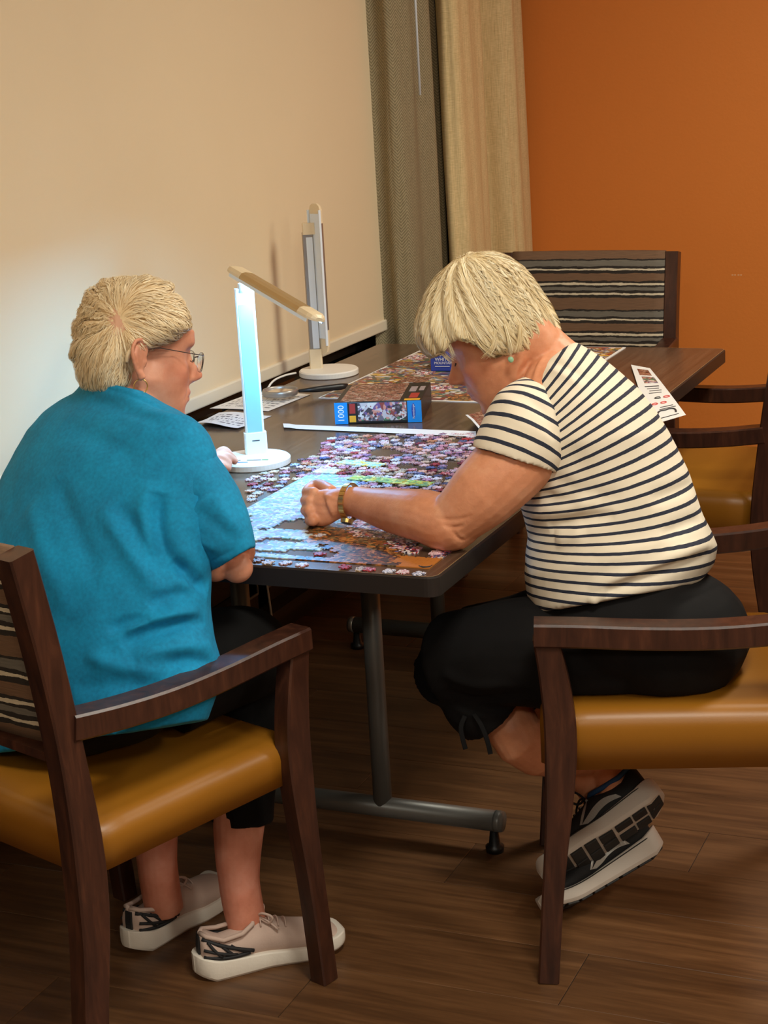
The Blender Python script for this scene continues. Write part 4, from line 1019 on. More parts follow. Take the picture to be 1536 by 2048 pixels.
# ---------------------------------------------------------------- shoes (local: heel at x=0, toe at +x, sole at z=0)
def shoe_w(x, L=.27):
    t = x/L; return float(np.interp(t, [0, .04, .12, .28, .45, .62, .75, .86, .94, .98, 1.0], [.018, .027, .033, .033, .033, .042, .046, .043, .032, .020, .006]))
def shoe_c(x, L=.27): return float(np.interp(x/L, [0, .3, .6, .85, 1.0], [0, .002, .006, .0, -.010]))
def sole_mesh(L=.27, hh=.040, hf=.026, flare=.004, heel_out=.010, toe=.018, z_off=0.0):
    xs = np.concatenate([-heel_out+(heel_out+.03)*(1-np.cos(np.linspace(0, math.pi/2, 14))), np.linspace(.042, L-.03, 18), L-.02+.026*np.sin(np.linspace(0, math.pi/2, 10))]); rings = []
    for x in xs:
        t = min(max(x/L, 0), 1); w_ = shoe_w(max(0, min(L, x)), L)+flare; 
        if x < .03: w_ = (shoe_w(.03, L)+flare)*math.sqrt(max(.04, 1-((.03-x)/(.03+heel_out))**2))
        if x > L-.03: w_ = (shoe_w(L-.03, L)+flare)*math.sqrt(max(.03, 1-((x-L+.03)/.036)**2))
        zb = max(0, (.02-x)*.55)**1.0*.8 if x < .02 else 0; zb += toe*max(0, (t-.72)/.28)**1.8
        zt = hh+(hf-hh)*min(1, t/.6)-(.010*max(0, (x-L+.012)/.018)**2)+toe*.9*max(0, (t-.72)/.28)**1.8+(.006*max(0, 1-x/.03) if x < .03 else 0); c_ = shoe_c(x, L)
        sec = [(1.0, zb+.006), (1.02, zb+(zt-zb)*.5), (.97, zt-.002), (.9, zt), (-.9, zt), (-.97, zt-.002), (-1.02, zb+(zt-zb)*.5), (-1.0, zb+.006), (-.88, zb), (.88, zb)]
        rings.append([np.array((x, c_+a*w_, b)) for a, b in sec])
    return loft(rings)
def upper_mesh(L=.27, hh=.036, hf=.022, collar=.088, toe=.018):
    rings = []
    for x in np.concatenate([[.002], np.linspace(.008, L-.012, 30), [L-.006, L-.001]]):
        t = x/L; w_ = shoe_w(x, L)*.97; zb = hh+(hf-hh)*min(1, t/.6)-.006+toe*.9*max(0, (t-.72)/.28)**1.8
        top = float(np.interp(t, [0, .05, .15, .3, .40, .5, .62, .75, .88, .96, 1.0], [collar-.006, collar, collar-.018, collar-.014, collar-.004, .080, .068, .058, .050, .042, .034])); c_ = shoe_c(x, L); ring = []
        for a in np.linspace(-math.pi/2, 1.5*math.pi, 28, endpoint=False):
            cx, sz = math.cos(a), math.sin(a); hw = w_*(1-.28*max(0, sz)**1.5*(1 if t > .3 else .55)); z = zb+(top-zb)*(.5+.5*math.copysign(abs(sz)**.8, sz)); ring.append(np.array((x, c_+hw*math.copysign(abs(cx)**.75, cx), z)))
        rings.append(ring)
    return loft(rings)
def xf(Vs, M4): return [np.array(M4 @ Vector(v)) for v in Vs]
def shoe_frame(heel, toe, up):
    """matrix: local x from heel to toe, local z near `up`"""
    X = unit(np.asarray(toe)-np.asarray(heel)); Z = np.asarray(up, float); Z = unit(Z-X*(Z@X)); Y = np.cross(Z, X); m = Matrix.Identity(4)
    for i in range(3): m[i][0] = X[i]; m[i][1] = Y[i]; m[i][2] = Z[i]; m[i][3] = heel[i]
    return m
# ================================================================ person in the teal T-shirt
w1 = tag(empty('person', (-.577, -.17, 0)), 'seated person with short white hair and glasses in a teal T-shirt', 'person')
LAT = np.array([.949, -.316, 0]); FW = np.array([.316, .949, 0])
hv = np.array([-.51, .86]); a_ = math.atan2(hv[1], hv[0])-math.radians(74); H1 = Head(at(274, 712, 2.94), (math.cos(a_), math.sin(a_)), math.radians(14), math.radians(-4), 1.0)
D = 2.93
# --- shirt
def R1(L, R, t, dl=.10, dr=-.10, e=1.0, Dc=D): return rp(L, R, Dc, t, 40, dl, dr, e)
tors = [R1((-98,1522),(416,1440),.165,.11,-.11), R1((-104,1440),(436,1372),.172,.11,-.11), R1((-104,1370),(440,1322),.172), R1((-100,1290),(431,1278),.168), R1((-84,1200),(424,1212),.162), R1((-62,1115),(424,1150),.155), R1((-34,1040),(430,1075),.150), R1((-10,985),(434,1000),.145),
        R1((6,945),(436,950),.140), R1((28,900),(432,905),.132), R1((54,858),(420,872),.122), R1((86,826),(404,850),.108), R1((122,800),(384,832),.094), R1((146,786),(352,818),.082,.06,-.06), R1((158,772),(318,800),.072,.05,-.05), R1((166,757),(286,784),.064,.04,-.04)]
sh = remesh([loft(tors)], .0042, 6)
folds(sh, [([(318,985),(312,1040),(330,1100),(372,1150)], .014, -0.0150), ([(300,960),(292,1040),(300,1110)], .016, 0.0090), ([(345,1120),(392,1158),(418,1180)], .012, -0.0180),
           ([(240,1290),(300,1262),(350,1250),(412,1244)], .011, -0.0150), ([(250,1268),(320,1240),(400,1222)], .013, 0.0120), ([(270,1318),(330,1300),(425,1292)], .013, 0.0090),
           ([(215,1262),(250,1246),(300,1238)], .008, -0.0075), ([(300,1215),(350,1190),(400,1196)], .012, -0.0090), ([(230,1010),(290,1090),(350,1170)], .016, -0.0090),
           ([(200,1010),(260,1100),(320,1190)], .016, 0.0075), ([(110,960),(150,1060),(190,1150)], .02, -0.0060), ([(60,1010),(100,1130),(150,1240)], .022, 0.0060), ([(330,1330),(380,1320),(430,1330)], .010, -0.0090),
           ([(120,850),(200,880),(290,930)], .02, -0.0060), ([(180,800),(240,815),(330,850)], .010, -0.0045), ([(170,1310),(230,1330),(330,1345)], .014, 0.0075), ([(150,1380),(240,1370),(330,1380)], .014, -0.0060), ([(163,776),(200,774),(250,787),(320,814),(372,840)], .0032, -0.0030), ([(164,766),(205,764),(255,777),(330,806)], .005, 0.0015)])
rumple(sh, .0035, 9, 1.3, .0010, 34)
shirt = obj('shirt', sh, M['teal'], w1, True); off1 = -np.array(w1.location)
# --- right sleeve (near side)
def RS(L, R, t, Dc, e=1.0): return rp(L, R, Dc, t, 36, .02, -.02, e)
sl = [RS((270,1000),(398,878),.085,2.86), RS((300,1040),(432,912),.086,2.85), RS((324,1066),(452,938),.084,2.845), RS((350,1096),(476,978),.080,2.84), RS((378,1122),(494,1020),.077,2.84), RS((400,1138),(505,1060),.074,2.845), RS((414,1146),(511,1094),.072,2.85)]
inner_ = [RS((422,1141),(505,1096),.062,2.85), RS((410,1120),(495,1072),.060,2.85)]
n_ = 36; V, F = loft(sl+inner_, False); V = list(V)
c0 = np.mean(sl[0], 0); V.append(c0); ci = len(V)-1; F += [(ci, (k+1) % n_, k) for k in range(n_)]
ci2 = len(V); V.append(np.mean(inner_[-1], 0)); b_ = (len(sl)+1)*n_; F += [(ci2, b_+k, b_+(k+1) % n_) for k in range(n_)]
sv = remesh([(V, F)], .0040, 4)
folds(sv, [([(330,1062),(390,1000),(448,940)], .004, -.006), ([(340,1075),(400,1010),(456,952)], .007, .004), ([(408,1126),(460,1104),(506,1080)], .0028, -.0016), ([(380,1010),(430,1050),(470,1080)], .012, -.004), ([(360,1060),(410,1085),(440,1100)], .010, .004), ([(420,985),(460,1040),(485,1070)], .012, .004)])
rumple(sv, .003, 12, 4.1, .0008, 40)
obj('sleeve', sv, M['teal'], shirt, True)
# left sleeve reaches forward over the table, mostly hidden
V, F = limb([(-.62,.05,.93), (-.69,.11,.90), (-.745,.17,.86)], [.07, .074, .074]); sv2 = remesh([(V, F)], .006, 4); obj('sleeve', sv2, M['teal'], shirt, True)
# --- body: head, neck, arms, torso core, lower legs in one skin
core1 = np.mean(tors[10], 0); parts = [H1.skull()]+H1.ear(-1, .079)+H1.ear(1)
nb = at(262, 812, 2.93); parts.append(limb([H1.W(-.005,0,.0), H1.W(-.004,0,-.06), (H1.W(-.008,0,-.10)*.4+nb*.6), nb, nb*.4+core1*.6], [.046, .047, .050, .055, .05]))
parts.append(limb([H1.W(.03,0,-.08), H1.W(.012,0,-.105), nb+FW*.05+np.array([0,0,-.02])], [.036, .036, .05]))
core = [np.mean(tors[k], 0) for k in (1, 4, 8, 11)]; parts.append(limb(core, [.10,.10,.09,.06]))
eR = at(461, 1120, 2.875); shR = at(372, 950, 2.87)
parts.append(limb([np.array(core[3]), shR, (shR+eR)/2+np.array([0,-.005,0]), eR+np.array([0,0,.005])], [.05,.040,.033,.043]))
hR = np.array([-.57,.13,TH+.052])
parts.append(limb([eR, eR+np.array([-.045,.035,.028]), (eR+hR)/2+np.array([-.02,.0,.02]), hR], [.046,.045,.036,.029])); parts.append(blob(eR+CA*.012-CB*.014, (.025,.028,.024))); parts.append(blob(eR-CA*.024-CB*.012, (.024,.028,.024)))
parts.append(blob(hR+np.array([-.04,.03,-.012]), (.044,.035,.02)))
for q, (dx, dy) in enumerate([(-.07,.05), (-.075,.03), (-.076,.008), (-.066,-.012)]): parts.append(finger([hR+np.array([-.05,.03-.012*q+.012,-.01]), hR+np.array([dx-.02,dy+.005,-.016]), hR+np.array([dx-.042,dy+.004,-.034])], [.010,.009,.007]))
parts.append(finger([hR+np.array([-.02,.04,-.01]), hR+np.array([-.035,.07,-.02]), hR+np.array([-.055,.085,-.034])], [.011,.010,.008]))
# left arm to the lamp base
eL = np.array([-.80,.24,TH+.055]); hL = np.array([-.735,.50,TH+.045])
parts.append(limb([np.array(core[3]), (-.66,.05,.96), (-.74,.15,.86), eL], [.05,.055,.050,.044])); parts.append(limb([eL, (-.79,.33,TH+.055), (-.755,.43,TH+.052), hL], [.044,.045,.036,.028]))
parts.append(blob(hL+np.array([.015,.035,-.004]), (.036,.044,.018)))
fp = [(462,912,3.63), (470,925,3.60), (474,938,3.575), (462,950,3.56)]
for q, (px_, py_, dd) in enumerate(fp):
    tip = at(px_, py_, dd); k0 = hL+np.array([.035-.012*q*0, .06-.014*q, 0]); tip = np.array([tip[0], tip[1], TH+.028])
    parts.append(finger([k0, (k0+tip)/2+np.array([0,0,.012]), tip], [.010,.009,.0075]))
parts.append(finger([hL+np.array([.03,.0,0]), hL+np.array([.055,.02,-.008]), hL+np.array([.07,.045,-.024])], [.011,.010,.008]))
# lower legs
aR = np.array([-.405,-.005,.105]); kR = np.array([-.405,.125,.53]); aL = np.array([-.585,.015,.105]); kL = np.array([-.66,.26,.53])
parts.append(limb([np.array(core[0]), np.array((-.46,-.09,.56)), kR, kR*.45+aR*.55+np.array([.0,-.035,0]), aR+np.array([.0,-.004,.05]), aR+np.array([0.005,.005,-.05])], [.06,.060,.046,.050,.037,.036]))
parts.append(limb([np.array(core[0]), np.array((-.63,-.03,.56)), kL, kL*.45+aL*.55+np.array([.0,-.035,0]), aL+np.array([0,-.004,.05]), aL+np.array([0,.005,-.05])], [.06,.060,.046,.050,.037,.036]))
bm_ = remesh(parts, .0030, 3, .5)
def ank(V, C):
    m = np.exp(-((V[:, 2]-.16)/.12)**2)*(V[:, 2] < .4); C[:, 1] *= 1-.12*m; C[:, 2] *= 1-.06*m
tint(bm_, H1, extra=ank); body1 = obj('body', bm_, M['skin1'], w1, True)
# --- hair
hrows = [((226,561),(292,560),.045), ((205,567),(318,566),.062), ((184,580),(343,579),.076), ((168,602),(364,600),.086), ((157,630),(377,626),.091), ((150,660),(377,652),.091), ((147,690),(340,682),.089), ((148,716),(284,704),.084), ((155,742),(270,730),.077), ((164,764),(266,752),.070), ((176,782),(262,772),.060)]
rings = [rp(L, R, 2.94, t, 40, .03, -.03) for L, R, t in hrows]
pole1 = at(238, 640, 2.86); hs = hair_shell(rings, pole1, unit(CAM-pole1), 2.0, .0045, .0035, 12)
htree = bvh(hs); hV = [v.co.copy() for v in hs.vertices]; hF = [tuple(p.vertices) for p in hs.polygons]; hV = [np.array(v) for v in hV]
def fld1(p):
    q = p-pole1; r = np.linalg.norm(q, axis=1)[:, None]; d = q/(r+1e-9)+np.array([0, 0, -.55])*np.minimum(1, r/.06)+H1.f*np.where(H1.L(p)[:, 2:3] > .02, .35, -.04)
    return d+np.stack([vnoise(p*26, k) for k in (1, 4, 9)], 1)*.65
seeds = surface_seeds(hs, 15000, lambda p: np.linalg.norm(p-pole1) > .010)
strands(htree, seeds, fld1, (8, 14), .0062, (.0002, .0006), (.0003, .0075), hV, hF)
hair = obj('hair', mesh(hV, hF), M['hair1'], w1, True)
# pink scalp at the crown whorl
sp = []
for r_ in np.linspace(0, .017, 5):
    for k in range(18):
        a = 2*math.pi*k/18; q = at(232+r_*1150*math.cos(a)*.95+.25*r_*1150*math.sin(a), 650+r_*1150*math.sin(a)*1.7, 2.80); h = htree.ray_cast(Vector(CAM), Vector(unit(q-CAM)))
        sp.append(np.array(h[0])+np.array(h[1])*(.0012-.09*r_) if h[0] is not None else q)
F = [(i*18+k, i*18+(k+1) % 18, i*18+18+(k+1) % 18, i*18+18+k) for i in range(4) for k in range(18)]
sm = mesh(sp, F); cattr(sm, 'tint', np.ones((len(sp), 4))); obj('scalp_patch', sm, M['scalp'], hair, True)
# --- glasses, earring, hearing aid
gl = MB()
for s in (-1, 1):
    P = []
    for a in np.linspace(0, 2*math.pi, 36, endpoint=False):
        ca, sa = math.cos(a), math.sin(a); yy = s*.033+.0235*math.copysign(abs(ca)**.75, ca); zz = .004+.0165*math.copysign(abs(sa)**.75, sa); P.append(H1.W(.104-.14*max(0, abs(yy)-.015), yy, zz))
    P.append(P[0]); gl.add(*tube(P, .0006, 6, cap=False))
    gl.add(*tube([H1.W(.097, s*.058, .016), H1.W(.090, s*.070, .017), H1.W(.06, s*.075, .018), H1.W(.015, s*.0785, .020), H1.W(-.012, s*.079, .016), H1.W(-.022, s*.078, .0)], .0008, 6))
gl.add(*tube([H1.W(.104, -.009, .010), H1.W(.108, 0, .013), H1.W(.104, .009, .010)], .0011, 6))
gz = obj('glasses', gl.mesh(), M['steelframe'], w1, True)
for s in (-1, 1):
    P = [H1.W(.1038-.14*max(0, abs(s*.033+.024*math.cos(a))-.015), s*.033+.0225*math.cos(a), .004+.0155*math.sin(a)) for a in np.linspace(0, 2*math.pi, 30, endpoint=False)]; c0 = np.mean(P, 0)
    V = P+[p-H1.f*.0012 for p in P]; n = 30; F = [tuple(range(n)), tuple(range(2*n-1, n-1, -1))]+[(k, (k+1) % n, n+(k+1) % n, n+k) for k in range(n)]; obj('lens', mesh(V, F), M['lens'], gz)
for s in (-1, 1):
    c = H1.W(-.012, s*.083, -.046); P = [c+H1.f*.0115*math.cos(a)+H1.u*.0115*math.sin(a) for a in np.linspace(0, 2*math.pi, 28)]; V, F = tube(P, .0011, 6, cap=False); obj('hoop_earring', mesh(V, F), M['gold'], w1, True)
P = [H1.W(-.026, -.080, .020), H1.W(-.035, -.084, .012), H1.W(-.040, -.084, .0), H1.W(-.040, -.082, -.010)]; V, F = limb(P, [.003, .0042, .0045, .003], 4, 10); obj('hearing_aid', mesh(V, F), M['aid'], w1, True)
for s in (-1, 1):
    P = [H1.W(.078+.004, s*.046, .006), H1.W(.0855, s*.038, .0035), H1.W(.0875, s*.030, .0025), H1.W(.0865, s*.022, .004)]; V, F = tube(smooth_path(P, 3), .0007, 6); obj('eyelashes', mesh(V, F), M['lash'], w1, True)
# --- trousers
pp = [limb([(-.47,-.10,.555), (-.40,.05,.56), kR], [.098,.088,.075], 5), limb([(-.66,-.05,.555), (-.67,.10,.56), kL], [.098,.088,.075], 5), blob((-.565,-.165,.57), (.185,.155,.10), LAT, FW), blob((-.585,-.20,.56), (.17,.13,.09), LAT, FW),
      limb([kR, kR*.8+aR*.2, kR*.5+aR*.5+np.array([0,-.03,0]), kR*.36+aR*.64+np.array([0,-.026,0])], [.074,.066,.062,.060], 5), limb([kL, kL*.8+aL*.2, kL*.5+aL*.5+np.array([0,-.03,0]), kL*.36+aL*.64+np.array([0,-.026,0])], [.074,.066,.062,.060], 5)]
pm = remesh(pp, .006, 6); V = getV(pm); V[:, 2] = np.where((V[:, 2] < .468) & (((V[:, :2]-np.array([-.5, .03]))@FW[:2]) < -.03), .468+(V[:, 2]-.468)*.06, V[:, 2]); setV(pm, V)
rumple(pm, .004, 14, 2.2); obj('trousers', pm, M['pants'], w1, True)
# --- shoes
def knit_shoe(heel, toe, up, mirror):
    Mx = shoe_frame(heel, toe, up); mir = -1 if mirror else 1
    def P2(V): return xf([(v[0], v[1]*mir, v[2]) for v in V], Mx)
    V, F = upper_mesh(.262, .036, .024, .086); F = F if mir > 0 else [f[::-1] for f in F]; me = mesh(P2(V), F); root = obj('shoe', me, M['shoe_knit'], w1, True)
    V, F = sole_mesh(.262, .040, .028, .005, .012); F = F if mir > 0 else [f[::-1] for f in F]; me = mesh(P2(V), F); bevel_mesh(me, .003, 2, .5); so = obj('sole', me, M['shoe_white'], root, True)
    tree = BVHTree.FromPolygons([Vector(v) for v in upper_mesh(.262, .036, .024, .086)[0]], upper_mesh(.262, .036, .024, .086)[1])
    def surf(x, z, s, h=.0016):
        hit = tree.ray_cast(Vector((x, s*.2, z)), Vector((0, -s, 0)))
        if hit[0] is None: hit = tree.find_nearest(Vector((x, s*.03, z)))
        return np.array(hit[0])+np.array((0, s, 0))*h
    for s in (-1, 1):
        for pts, r in [([(.004,.078),(.03,.066),(.06,.054),(.092,.042)], .0036), ([(.004,.060),(.03,.052),(.062,.042)], .0030), ([(.012,.074),(.022,.058),(.034,.044)], .0028), ([(.030,.068),(.044,.054),(.056,.042)], .0028), ([(.052,.060),(.066,.050),(.078,.044)], .0028), ([(.003,.046),(.04,.041),(.085,.040)], .0036)]:
            P = [surf(x, z, s) for x, z in pts]; V, F = tube(P2(smooth_path(P, 4)), r, 8); obj('heel_strap', mesh(V, F), M['shoe_black'], root, True)
    V, F = sweep(P2([(-.0005,0,.040), (-.001,0,.06), (.001,0,.080)]), [(.016, .004)]*3, np.array(Mx.to_3x3() @ Vector((0,1,0))), .001); obj('heel_tab', mesh(V, F), M['shoe_black'], root)
    V, F = tube(P2([(.004,0,.084), (.012,.017,.082), (.04,.027,.073), (.075,.025,.076), (.098,.014,.084), (.102,0,.086), (.098,-.014,.084), (.075,-.025,.076), (.04,-.027,.073), (.012,-.017,.082), (.004,0,.084)]), .0042, 10); obj('collar', mesh(V, F), M['shoe_knit'], root, True)
    for x0 in (.112, .128, .144, .158):
        z = float(np.interp(x0/.262, [.4, .5, .62], [.084, .082, .070])); V, F = tube(P2(smooth_path([(x0,-.018,z-.006), (x0+.003,0,z+.003), (x0,.018,z-.006)], 4)), .0024, 8, flat=.6); obj('lace', mesh(V, F), M['shoe_knit'], root, True)
    for s in (-1, 1):
        V, F = tube(P2(smooth_path([(.112,0,.090), (.118,s*.014,.100), (.132,s*.026,.094), (.128,s*.020,.082), (.114,s*.004,.089)], 5)), .0024, 8); obj('lace', mesh(V, F), M['shoe_knit'], root, True)
        V, F = tube(P2(smooth_path([(.112,0,.090), (.124,s*.016,.086), (.140,s*.030,.070)], 5)), .0022, 8); obj('lace', mesh(V, F), M['shoe_knit'], root, True)
    return root
hR0 = np.array([-.452,-.090,0]); hL0 = np.array([-.618,-.050,0])
knit_shoe(hR0, hR0+np.array([.185,.185,0]), (0,0,1), False); knit_shoe(hL0, hL0+np.array([.055,.255,0]), (0,0,1), True)
def to_local(root):
    """children were modelled in world space: shift them under their person"""
    inv = Matrix.Translation(-Vector(root.location))
    for c in root.children: c.matrix_parent_inverse = inv
to_local(w1)
# ================================================================ person in the striped shirt
w2 = tag(empty('person', (.28, .40, 0)), 'seated blonde person in a navy striped shirt reaching over the jigsaw', 'person')
H2 = Head(at(1004, 674, 3.03), (-.96, -.28), math.radians(30), math.radians(3), 1.03)
F2 = unit((-.978, -.208, 0)); L2v = np.array([.208, -.978, 0])
D = 3.06
def R2(L, R, t, Dc=D, dl=0.0, dr=0.0, e=1.0): return rp(L, R, Dc, t, 44, dl, dr, e)
# sections from hem to neck: front outline, back outline
tors2 = [R2((1066,1226),(1405,1166),.172,3.07), R2((1054,1190),(1432,1128),.176,3.07), R2((1049,1150),(1437,1092),.174,3.06), R2((1050,1108),(1424,1062),.170,3.06), R2((1056,1072),(1408,1030),.166,3.055), R2((1046,1030),(1395,990),.166,3.05), R2((1030,985),(1380,950),.166,3.045),
         R2((1018,945),(1360,908),.166,3.04), R2((1010,905),(1336,862),.166,3.03), R2((1006,870),(1308,818),.164,3.03), R2((1008,836),(1276,776),.158,3.03), R2((1016,806),(1240,742),.146,3.03), R2((1030,780),(1206,714),.128,3.03), R2((1046,760),(1178,696),.106,3.03), R2((1062,744),(1154,682),.084,3.03), R2((1070,734),(1140,684),.070,3.03)]
s2 = remesh([loft(tors2)], .0046, 6)
folds(s2, [([(1185,1196),(1240,1172),(1330,1140),(1420,1106)], .010, -.011), ([(1180,1180),(1250,1152),(1340,1118),(1424,1084)], .013, .009), ([(1195,1206),(1270,1190),(1370,1160)], .011, .006), ([(1180,1205),(1200,1190),(1215,1180)], .007, .006),
           ([(1052,1064),(1100,1058),(1160,1042),(1230,1030)], .011, -.010), ([(1050,1084),(1110,1078),(1170,1066)], .016, .008), ([(1060,1032),(1120,1018),(1200,1000)], .013, .006), ([(1010,960),(1080,990),(1160,1008)], .013, -.007), ([(1100,950),(1160,985),(1250,995)], .015, -.005),
           ([(1385,965),(1350,985),(1300,1000)], .012, -.005), ([(1405,1040),(1370,1050),(1320,1070)], .012, -.006), ([(1190,1110),(1270,1100),(1350,1075)], .018, .004), ([(1140,880),(1160,930),(1190,990)], .02, -.004), ([(1100,720),(1140,735),(1180,760)], .008, -.004), ([(1092,738),(1130,752),(1165,776)], .008, .004)])
rumple(s2, .0028, 9, 5.1, .0006, 30)
# stripe coordinate follows the curved spine
spine = smooth_path(np.array([np.mean(tors2[k], 0)+(tors2[k][0]-tors2[k][22])*wb_ for k, wb_ in ((0,.0),(3,.05),(6,.14),(9,.22),(11,.26),(13,.26),(15,.2))]), 14)
def arc_param(V, P):
    L = np.concatenate([[0], np.cumsum(np.linalg.norm(np.diff(P, axis=0), axis=1))]); T = np.gradient(P, axis=0); T /= np.linalg.norm(T, axis=1)[:, None]; out = np.zeros(len(V))
    for i0 in range(0, len(V), 4000):
        v = V[i0:i0+4000]; d = v[:, None, :]-P[None]; al = np.einsum('ijk,jk->ij', d, T); dist = np.einsum('ijk,ijk->ij', d, d); wgt = np.exp(-(dist-dist.min(1)[:, None])/.006); wgt /= wgt.sum(1)[:, None]
        out[i0:i0+4000] = ((L[None]+al)*wgt).sum(1)
    return out
V = getV(s2); sA = arc_param(V, spine); q = (V-np.mean(spine, 0)); sA = sA+.13*(q@F2)
attr(s2, 's', sA); shirt2 = obj('shirt', s2, M['breton'], w2, True)
# near sleeve
def RS2(L, R, t, Dc): return rp(L, R, Dc, t, 36, .0, .0)
sl = [RS2((1050,752),(1150,800),.078,2.98), RS2((1022,766),(1148,842),.082,2.955), RS2((996,786),(1146,872),.082,2.935), RS2((976,818),(1138,902),.080,2.925), RS2((960,852),(1130,924),.076,2.92), RS2((948,882),(1121,940),.073,2.92), RS2((945,894),(1118,948),.072,2.92)]
inn = [RS2((952,894),(1110,942),.064,2.92), RS2((965,870),(1115,920),.062,2.925)]
n_ = 36; V, F = loft(sl+inn, False); V = list(V); V.append(np.mean(sl[0], 0)); ci = len(V)-1; F += [(ci, (k+1) % n_, k) for k in range(n_)]; V.append(np.mean(inn[-1], 0)); ci2 = len(V)-1; b_ = (len(sl)+1)*n_; F += [(ci2, b_+k, b_+(k+1) % n_) for k in range(n_)]
sv = remesh([(V, F)], .0042, 4); folds(sv, [([(1075,756),(1110,800),(1135,860),(1136,915)], .004, -.004), ([(1050,790),(1090,830),(1110,880)], .012, -.003), ([(1000,820),(1060,850),(1110,890)], .012, .003), ([(1020,780),(1080,800),(1120,830)], .010, .003)]); rumple(sv, .002, 14, 3.3)
ax_p = smooth_path(np.array([np.mean(r, 0) for r in sl]), 5); attr(sv, 's', arc_param(getV(sv), ax_p)+.004)
obj('sleeve', sv, M['breton'], shirt2, True)
# far sleeve
V, F = limb([(.05,.49,.98), (-.0,.53,.93), (-.05,.54,.87)], [.085, .08, .074]); sv2 = remesh([(V, F)], .006, 4); attr(sv2, 's', arc_param(getV(sv2), smooth_path(np.array([(.05,.49,.98), (-.0,.53,.93), (-.05,.54,.87)]), 6))); obj('sleeve', sv2, M['breton'], shirt2, True)
# --- body
core2 = [np.mean(tors2[k], 0) for k in (2, 5, 9, 12)]
parts = [H2.skull()]+H2.ear(1, .045)+H2.ear(-1, .045)
nb2 = at(1112, 742, 3.03); nk = at(1070, 700, 3.03)
parts.append(limb([H2.W(-.03,0,.01), H2.W(-.035,0,-.045), nk, nb2, nb2*.5+core2[3]*.5], [.050,.053,.056,.060,.06])); parts.append(limb([H2.W(.03,0,-.085), H2.W(.0,0,-.105), at(1075,775,3.03)], [.036,.042,.05])); parts.append(limb(core2, [.10,.11,.10,.07]))
sh2 = at(1090, 830, 2.95); el2 = at(906, 1043, 2.955); wr2 = at(702, 1003, 3.13)
parts.append(limb([core2[3], sh2, at(1035,915,2.925), at(968,985,2.93), el2], [.06,.064,.066,.060,.046]))
parts.append(limb([at(925,1020,2.95), el2, at(850,1032,2.99), at(790,1022,3.05), at(738,1010,3.10), wr2, at(672,1008,3.145)], [.046,.050,.046,.040,.031,.0265,.028], 5)); parts.append(blob(at(898,1056,2.955), (.040,.040,.028), CA, CC, CB))
# far arm bent, hand in the lap behind the belly
parts.append(limb([core2[3], (.06,.50,.93), (.12,.55,.84), (.17,.57,.76), (.15,.52,.69), (.13,.47,.645)], [.05,.05,.046,.042,.034,.026])); parts.append(blob((.11,.445,.63), (.040,.034,.018)))
for q in range(4): parts.append(finger([(.092,.465-.016*q,.63), (.068,.455-.016*q,.626), (.054,.45-.016*q,.61)], [.009,.0085,.007]))
parts.append(finger([(.115,.415,.635), (.095,.40,.63), (.076,.395,.62)], [.010,.009,.0075]))
# near hand: back of the hand to us, fingers curled away, thumb and index pinching on top
def AP(px, py, d): return at(px, py, d)
parts.append(loft([rp((690,980),(692,1030),3.135,.020,20), rp((672,978),(676,1040),3.14,.021,20), rp((652,978),(660,1050),3.145,.021,20), rp((634,980),(642,1054),3.15,.020,20), rp((622,984),(630,1052),3.155,.017,20)]))
mcp = [(625,985,3.155), (618,1002,3.15), (617,1022,3.145), (624,1041,3.14)]
pipj = [(613,984,3.185), (611,1001,3.182), (612,1021,3.175), (620,1041,3.165)]
dip = [(622,972,3.215), (628,1002,3.205), (630,1022,3.198), (636,1040,3.185)]
tipj = [(628,968,3.235), (643,1008,3.200), (645,1026,3.193), (648,1042,3.180)]
for a, b, c, d in zip(mcp, pipj, dip, tipj): parts.append(finger([AP(*a), AP(*b), AP(*c), AP(*d)], [.0105,.0098,.0086,.0075]))
for a in mcp: parts.append(blob(AP(a[0]+2, a[1], a[2]-.004), (.0105,.0105,.0105)))
parts.append(finger([AP(664,985,3.16), AP(648,974,3.185), AP(636,968,3.21), AP(629,969,3.232)], [.013,.0115,.0095,.0080]))
parts.append(limb([AP(690,1000,3.135), AP(660,1012,3.14)], [.024,.026], 3))
# legs; the ankles end inside the shoes
toeA = at(1110, 1758, 3.21); heA = at(1326, 1606, 3.22); toeB = at(1108, 1830, 3.215); heB = at(1322, 1704, 3.29)
upA = unit(-CA*.45+CB*.62+CC*.62); upB = unit(-CA*.38+CB*.86+CC*.26); MA_ = shoe_frame(heA, toeA, upA); MB_ = shoe_frame(heB, toeB, upB)
inA = [np.array(MA_ @ Vector(v)) for v in ((.048,0,.125), (.055,0,.085), (.075,0,.05))]; inB = [np.array(MB_ @ Vector(v)) for v in ((.048,0,.125), (.055,0,.085), (.075,0,.05))]
kn = at(898, 1318, 3.14); hipL = at(1290, 1270, 3.02); anL = inA[0]; kn2 = at(935, 1300, 3.28); anR = inB[0]
parts.append(limb([core2[0], hipL, kn, kn*.75+anL*.25+CA*.005, at(1040,1478,3.16), anL, inA[1], inA[2]], [.07,.07,.048,.046,.050,.034,.030,.026]))
parts.append(limb([core2[0], at(1330,1240,3.20), kn2, kn2*.6+anR*.4, anR, inB[1], inB[2]], [.07,.07,.046,.046,.034,.030,.026]))
bm2 = remesh(parts, .0030, 3)
